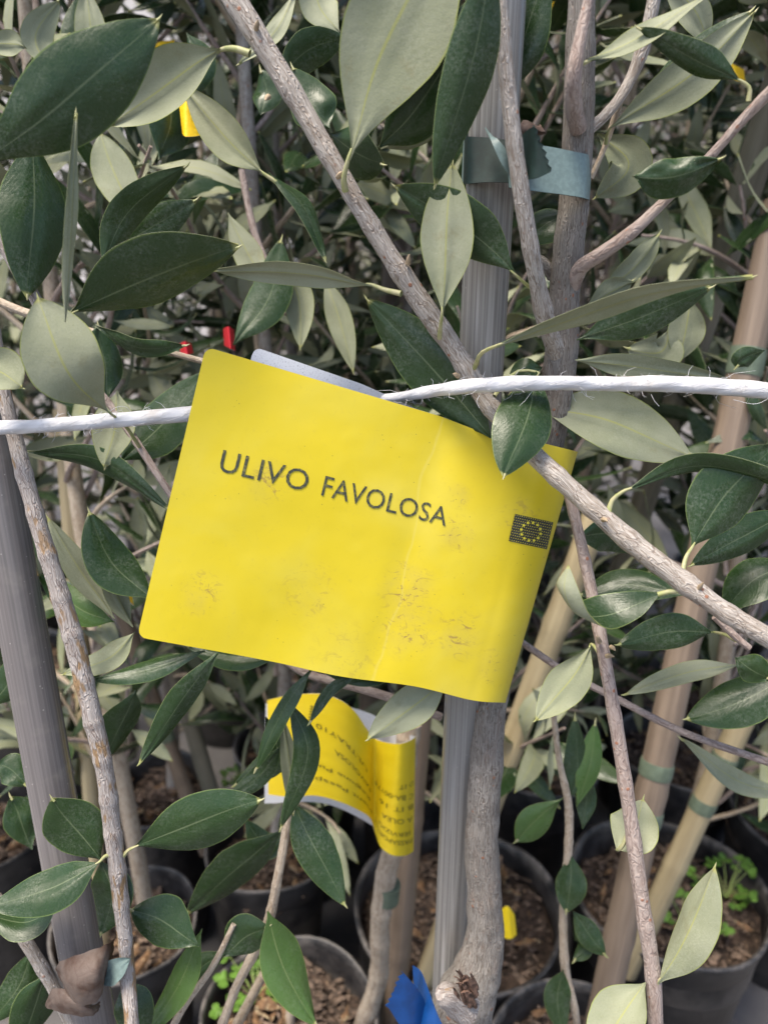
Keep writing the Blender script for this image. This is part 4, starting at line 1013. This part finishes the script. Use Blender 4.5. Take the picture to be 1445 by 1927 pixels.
def SF(u, v_, lift=0.0):
    a = interp(TOPF_S, u); b_ = interp(BOTS, u)
    return P(lerp(a[0], b_[0], v_), lerp(a[1], b_[1], v_), depthF(u, v_) - lift)
TOPB = [(0, 478, 652), (.35, 680, 722), (.55, 828, 788), (.75, 930, 850), (1.0, 1087, 850)]
BOTB = [(0, 345, 1180), (.5, 640, 1240), (1.0, 951, 1323)]
def SB(u, v_):
    a = interp(TOPB, u); b_ = interp(BOTB, u)
    uf = .12 + .88 * u
    d = depthF(min(uf, .88), v_) + .0035 + gapf(uf)
    if u > .88: d -= .5 * .030 * (1 - math.sqrt(max(0, 1 - ((u - .88) / .12) ** 2))) - (depthF(.88, v_) - depthF(.88, v_))
    return P(lerp(a[0], b_[0], v_), lerp(a[1], b_[1], v_), d)
# columns: front 0..1 then back 1..0, joined at the fold
NVR = 60
cols = [('f', u) for u in [0, .001, .003, .006, .01, .015, .02, .03] + [.04 + .96 * i / 110 for i in range(110)] + [1.0]] + [('b', u) for u in [1 - .97 * i / 60 for i in range(61)] + [.024, .018, .012, .007, .003, 0.0]]
def corner(u, rad_u=.024, rad_v=.032):
    if u >= rad_u: return 0.0
    return rad_v * (1 - math.sqrt(max(0, 1 - (1 - u / rad_u) ** 2)))
rows = []; uvs = []
fold_f = [SF(1.0, i / (NVR - 1)) for i in range(NVR)]; fold_b = [SB(1.0, i / (NVR - 1)) for i in range(NVR)]
for i in range(NVR):
    t = i / (NVR - 1); r = []; uu = []
    for s_, u in cols:
        c = corner(u); vv = c + (1 - 2 * c) * t
        if s_ == 'f': p = SF(u, vv); uu.append((u * 1.0, (1 - vv) * .7))
        else: p = SB(u, vv); uu.append((2.2 - u, (1 - vv) * .7))
        if s_ == 'f' and u == 1.0: p = (fold_f[i] + fold_b[i]) / 2
        if s_ == 'b' and u == 1.0: p = fold_b[i].lerp(fold_f[i], .25)
        r.append(p)
    rows.append(r); uvs.append(uu)
sheet_mb(rows, .0003, uvs=uvs, mi_front=0, mi_back=1, mi_edge=1).build('tag_sheet', [M['yellow'], M['white']], big)
def inv_uv(px, py):   # photo pixel to tag parameters
    u, v_ = .5, .5
    for _ in range(60):
        a = interp(TOPF_S, u); b_ = interp(BOTS, u); x = lerp(a[0], b_[0], v_); y = lerp(a[1], b_[1], v_)
        u = min(1, max(0, u + (px - x) / 700)); v_ = min(1, max(0, v_ + (py - y) / 500))
    return u, v_
def px_surf(px, py, lift=.0003): 
    u, v_ = inv_uv(px, py); return SF(u, v_, lift)
def tmap(x0, y0, x1, y1, h, h2=None):
    dx, dy = x1 - x0, y1 - y0; L = math.hypot(dx, dy); h2 = h2 or h
    ux, uy = math.sin(R(13.5)), -math.cos(R(13.5))   # up along the tag's left edge
    return lambda s_, t_: px_surf(x0 + dx * s_ + ux * t_ * lerp(h, h2, s_), y0 + dy * s_ + uy * t_ * lerp(h, h2, s_))
text_mesh('ULIVO', tmap(411, 886, 576, 925, 43, 41), 'lettering', M['ink'], big, spacing=1.05)
text_mesh('FAVOLOSA', tmap(604, 932, 838, 990, 40, 36), 'lettering', M['ink'], big, spacing=1.02)
# flag emblem
em = MB(); e00, e10, e01, e11 = (969, 967), (1041, 983), (957, 1018), (1029, 1034)
def emp(a, b_): return (lerp(lerp(e00[0], e10[0], a), lerp(e01[0], e11[0], a), b_), lerp(lerp(e00[1], e10[1], a), lerp(e01[1], e11[1], a), b_))
rows = [[px_surf(*emp(j / 12, i / 8)) for j in range(13)] for i in range(9)]
em.grid(rows, [[(0, 0)] * 13] * 9, 0, flip=True)
def disc(cx_, cy_, r_, n=6, star=False):
    m_ = n * 2 if star else n
    pts = [px_surf(cx_ + math.sin(6.283 * k_ / m_ + .3) * r_ * (1 if not star or k_ % 2 == 0 else .5), cy_ - math.cos(6.283 * k_ / m_ + .3) * r_ * (1 if not star or k_ % 2 == 0 else .5), .0005) for k_ in range(m_)]
    c = px_surf(cx_, cy_, .0005)
    em.add([c] + pts, [(0, 1 + k_, 1 + (k_ + 1) % m_) for k_ in range(m_)], [(0, 0)] * (m_ + 1), 1)
for i in range(11):
    for j in range(17):
        a, b_ = (j + (.5 if i % 2 else 0) + .3) / 17.3, (i + .4) / 10.9
        x, y = emp(min(a, .99), b_); disc(x, y, .85, 5)
for k_ in range(12):
    th = 6.283 * k_ / 12; x, y = emp(.5 + .25 * math.sin(th), .5 - .33 * math.cos(th)); disc(x, y, 3.6, 5, True)
em.build('flag_emblem', [M['ink_black'], M['dot']], big, smooth=False)

# ------------------------------------------------------------------ the small upside-down tag
sm = thing('plant_tag', P(745, 1450, .5), 'smaller yellow tag hanging upside down under the large one, wrapped round a pale stem', 'plant tag')
T2 = [(0, 503, 1318, .515), (.12, 545, 1309, .50), (.25, 600, 1306, .49), (.36, 640, 1318, .487), (.46, 668, 1340, .492), (.55, 690, 1372, .505), (.64, 706, 1390, .515), (.74, 728, 1398, .505), (.84, 752, 1400, .495), (.93, 772, 1394, .502), (1, 782, 1386, .522)]
B2 = [(0, 505, 1496, .53), (.12, 545, 1500, .515), (.25, 595, 1498, .505), (.36, 640, 1510, .503), (.46, 672, 1524, .51), (.55, 696, 1540, .525), (.64, 706, 1568, .535), (.74, 716, 1594, .525), (.84, 738, 1610, .515), (.93, 762, 1611, .52), (1, 778, 1603, .538)]
T2s = smooth_tab(T2, 90); B2s = smooth_tab(B2, 90)
def S2(u, v_, lift=0):
    a = interp(T2s, u); b_ = interp(B2s, u); return P(lerp(a[0], b_[0], v_), lerp(a[1], b_[1], v_), lerp(a[2], b_[2], v_) - lift)
rows = [[S2(j / 79, i / 29) for j in range(80)] for i in range(30)]
# turn round the stem and come back behind
BK = [(1, 782, 1386, .522), (.9, 770, 1384, .545), (.7, 740, 1375, .556), (.5, 700, 1345, .545), (.3, 620, 1325, .530), (.0, 500, 1325, .535)]
BKb = [(1, 778, 1603, .538), (.9, 766, 1600, .562), (.7, 722, 1580, .572), (.5, 704, 1556, .56), (.3, 610, 1512, .545), (.0, 498, 1512, .552)]
ca = catmull(BK, 50)[1:]; cb = catmull(BKb, 50)[1:]
for i in range(30):
    t = i / 29; rows[i] += [P(lerp(a[1], b_[1], t), lerp(a[2], b_[2], t), lerp(a[3], b_[3], t)) for a, b_ in zip(ca, cb)]
sheet_mb(rows, .0003).build('tag_sheet', [M['yellow2'], M['white']], sm)
def t2(txt, u0, v0, u1, v1, hv, spacing=1.0):    # upside down: starts at the right, letters point down
    text_mesh(txt, lambda s_, t_: S2(lerp(u0, u1, s_), lerp(v0, v1, s_) + hv * t_, .0006), 'lettering', M['ink2'], sm, spacing=spacing)
t2('Plant Passport', .58, .87, .14, .80, .040)
t2('Regione Puglia', .56, .76, .17, .67, .040)
t2('FAVOLOSA', .57, .64, .33, .50, .048)
t2('ULTRAY10', .54, .46, .24, .29, .048)
t2('PASSAPORTO', .985, .87, .64, .85, .042)
t2('SERVIZIO', .975, .80, .70, .78, .038)
t2('A OLEA', .985, .68, .73, .67, .045)
t2('B IT 16', .985, .575, .70, .56, .045)
t2('C BA-00174', .985, .48, .64, .44, .045)
t2('D IT', .985, .375, .86, .375, .04)
mk = MB()
for k_ in range(9):
    p = S2(.185 - .004 * k_ + .03 * (k_ / 9), .12 + .22 * (1 - k_ / 9), .0006)
    a = S2(.20 + .014 * k_ / 9, .33 - .24 * k_ / 9, .0006); b_ = S2(.212 + .014 * k_ / 9, .33 - .24 * k_ / 9, .0006); c = S2(.212 + .014 * k_ / 9, .345 - .24 * k_ / 9, .0006); d = S2(.20 + .014 * k_ / 9, .345 - .24 * k_ / 9, .0006)
    mk.add([a, b_, c, d], [(0, 1, 2, 3)], [(0, 0)] * 4)
mk.build('ink_smudge', M['ink2'], sm, smooth=False)

# ------------------------------------------------------------------ far small tags, red tag
def far_tag(cols, m, label, name='plant_tag', group='small blurred yellow tags among the leaves'):
    if cols[0][4] > .58: cols = [(q[0], q[1], q[2], q[3], q[4] - .16) for q in cols]
    e = thing(name, P(cols[0][0], cols[0][1], cols[0][4]), label, 'plant tag', group)
    strip(cols, .0004, [m, M['white']], e, 'tag_sheet')
far_tag([(335, 175, 343, 250, .42), (350, 178, 350, 256, .415), (362, 184, 376, 254, .42), (372, 205, 386, 246, .43)], M['orange'], 'deep yellow tag behind the narrow pale leaf at the upper left')
far_tag([(286, 86, 284, 106, .72), (300, 78, 302, 106, .71), (328, 74, 326, 98, .72)], M['orange'], 'small scrap of yellow tag beside the tip of the largest dark leaf')
far_tag([(664, 0, 664, 34, .7), (680, -4, 680, 34, .69), (700, -6, 700, 30, .7)], M['orange'], 'yellow tag scrap at the top edge left of the big pale leaf')
far_tag([(1015, -8, 1020, 12, .7), (1030, -8, 1034, 16, .69), (1050, -10, 1052, 14, .7)], M['orange'], 'yellow tag scrap at the top edge between the two stems')
far_tag([(1180, 285, 1184, 316, .72), (1194, 280, 1198, 316, .71), (1206, 284, 1206, 312, .72)], M['orange'], 'yellow tag scrap left of the dusty curled leaf at the upper right')
far_tag([(1362, 112, 1366, 134, .72), (1380, 120, 1384, 150, .71), (1400, 130, 1402, 152, .72)], M['orange'], 'yellow tag scrap behind the stalk at the upper right corner')
far_tag([(184, 1058, 186, 1082, .6), (200, 1062, 204, 1092, .59), (222, 1084, 240, 1128, .6), (246, 1110, 252, 1140, .61)], M['orange'], 'orange yellow tag behind the leaves left of the large tag')
far_tag([(942, 1712, 938, 1762, .80), (955, 1706, 960, 1768, .795), (968, 1722, 972, 1760, .80)], M['yellow2'], 'yellow tag lying in the pot right of the crooked trunk')
far_tag([(338, 646, 340, 668, .66), (348, 642, 352, 668, .65), (360, 646, 364, 664, .66)], M['red'], 'small red tag showing left above the large yellow tag', 'red_tag', 'red tags behind the leaves')
far_tag([(420, 618, 422, 650, .66), (430, 614, 434, 656, .65), (440, 620, 443, 660, .66)], M['red'], 'larger red tag showing directly above the corner of the yellow tag', 'red_tag', 'red tags behind the leaves')
# ------------------------------------------------------------------ weeds in pots
def weed(px, py, label, n=9, s=.03, seed=1):
    c = G(px, py, RIMZ - .025); e = thing('weed', c, label, 'weed', 'bright green weeds in the pots'); rd = random.Random(seed); mb = MB(); st = MB()
    for i in range(n):
        a = rd.uniform(0, 6.28); L = rd.uniform(.5, 1.3) * s; d = Vector((math.cos(a), math.sin(a), rd.uniform(.5, 1.5))).normalized()
        tip = c + d * L; tube_into(st, [c, c + d * L * .5 + Vector((0, 0, .004)), tip], [.0006, .0005, .0004], 5)
        for k_ in range(3):
            aa = a + (k_ - 1) * 1.3; dd = Vector((math.cos(aa), math.sin(aa), .15)); w = rd.uniform(.006, .010)
            leaf_into(mb, [tip, tip + dd * w * .6, tip + dd * w * 1.2], w * .95, Vector((0, 0, 1)), True, rd.uniform(-20, 20), None, .1, .6, 6, 4, None, rdm=rd)
    st.build('stems', M['weedst'], e); mb.build('foliage', [M['weed'], M['weed'], M['weed']], e)
M['weed'] = plain('weed_green', (0.10, 0.20, 0.03), 0.5, 150, .25); M['weedst'] = plain('weed_stem', (0.25, 0.33, 0.10), .5)
weed(1365, 1690, 'bright weed in the pot at the right, beside its far wall', 14, .035, 1)
weed(1290, 1760, 'bright weed at the near side of the right hand pot', 9, .03, 2)
weed(480, 1880, 'bright green clover like weed at the bottom left of the blue ribbon', 14, .035, 3)
weed(440, 1470, 'small weed left of the small upside down tag', 7, .02, 4)
weed(905, 1740, 'small weed right behind the crooked trunk', 6, .02, 5)
weed(655, 1480, 'faint weed in the pot under the small tag', 6, .02, 6)
print('leaves', nleaf)
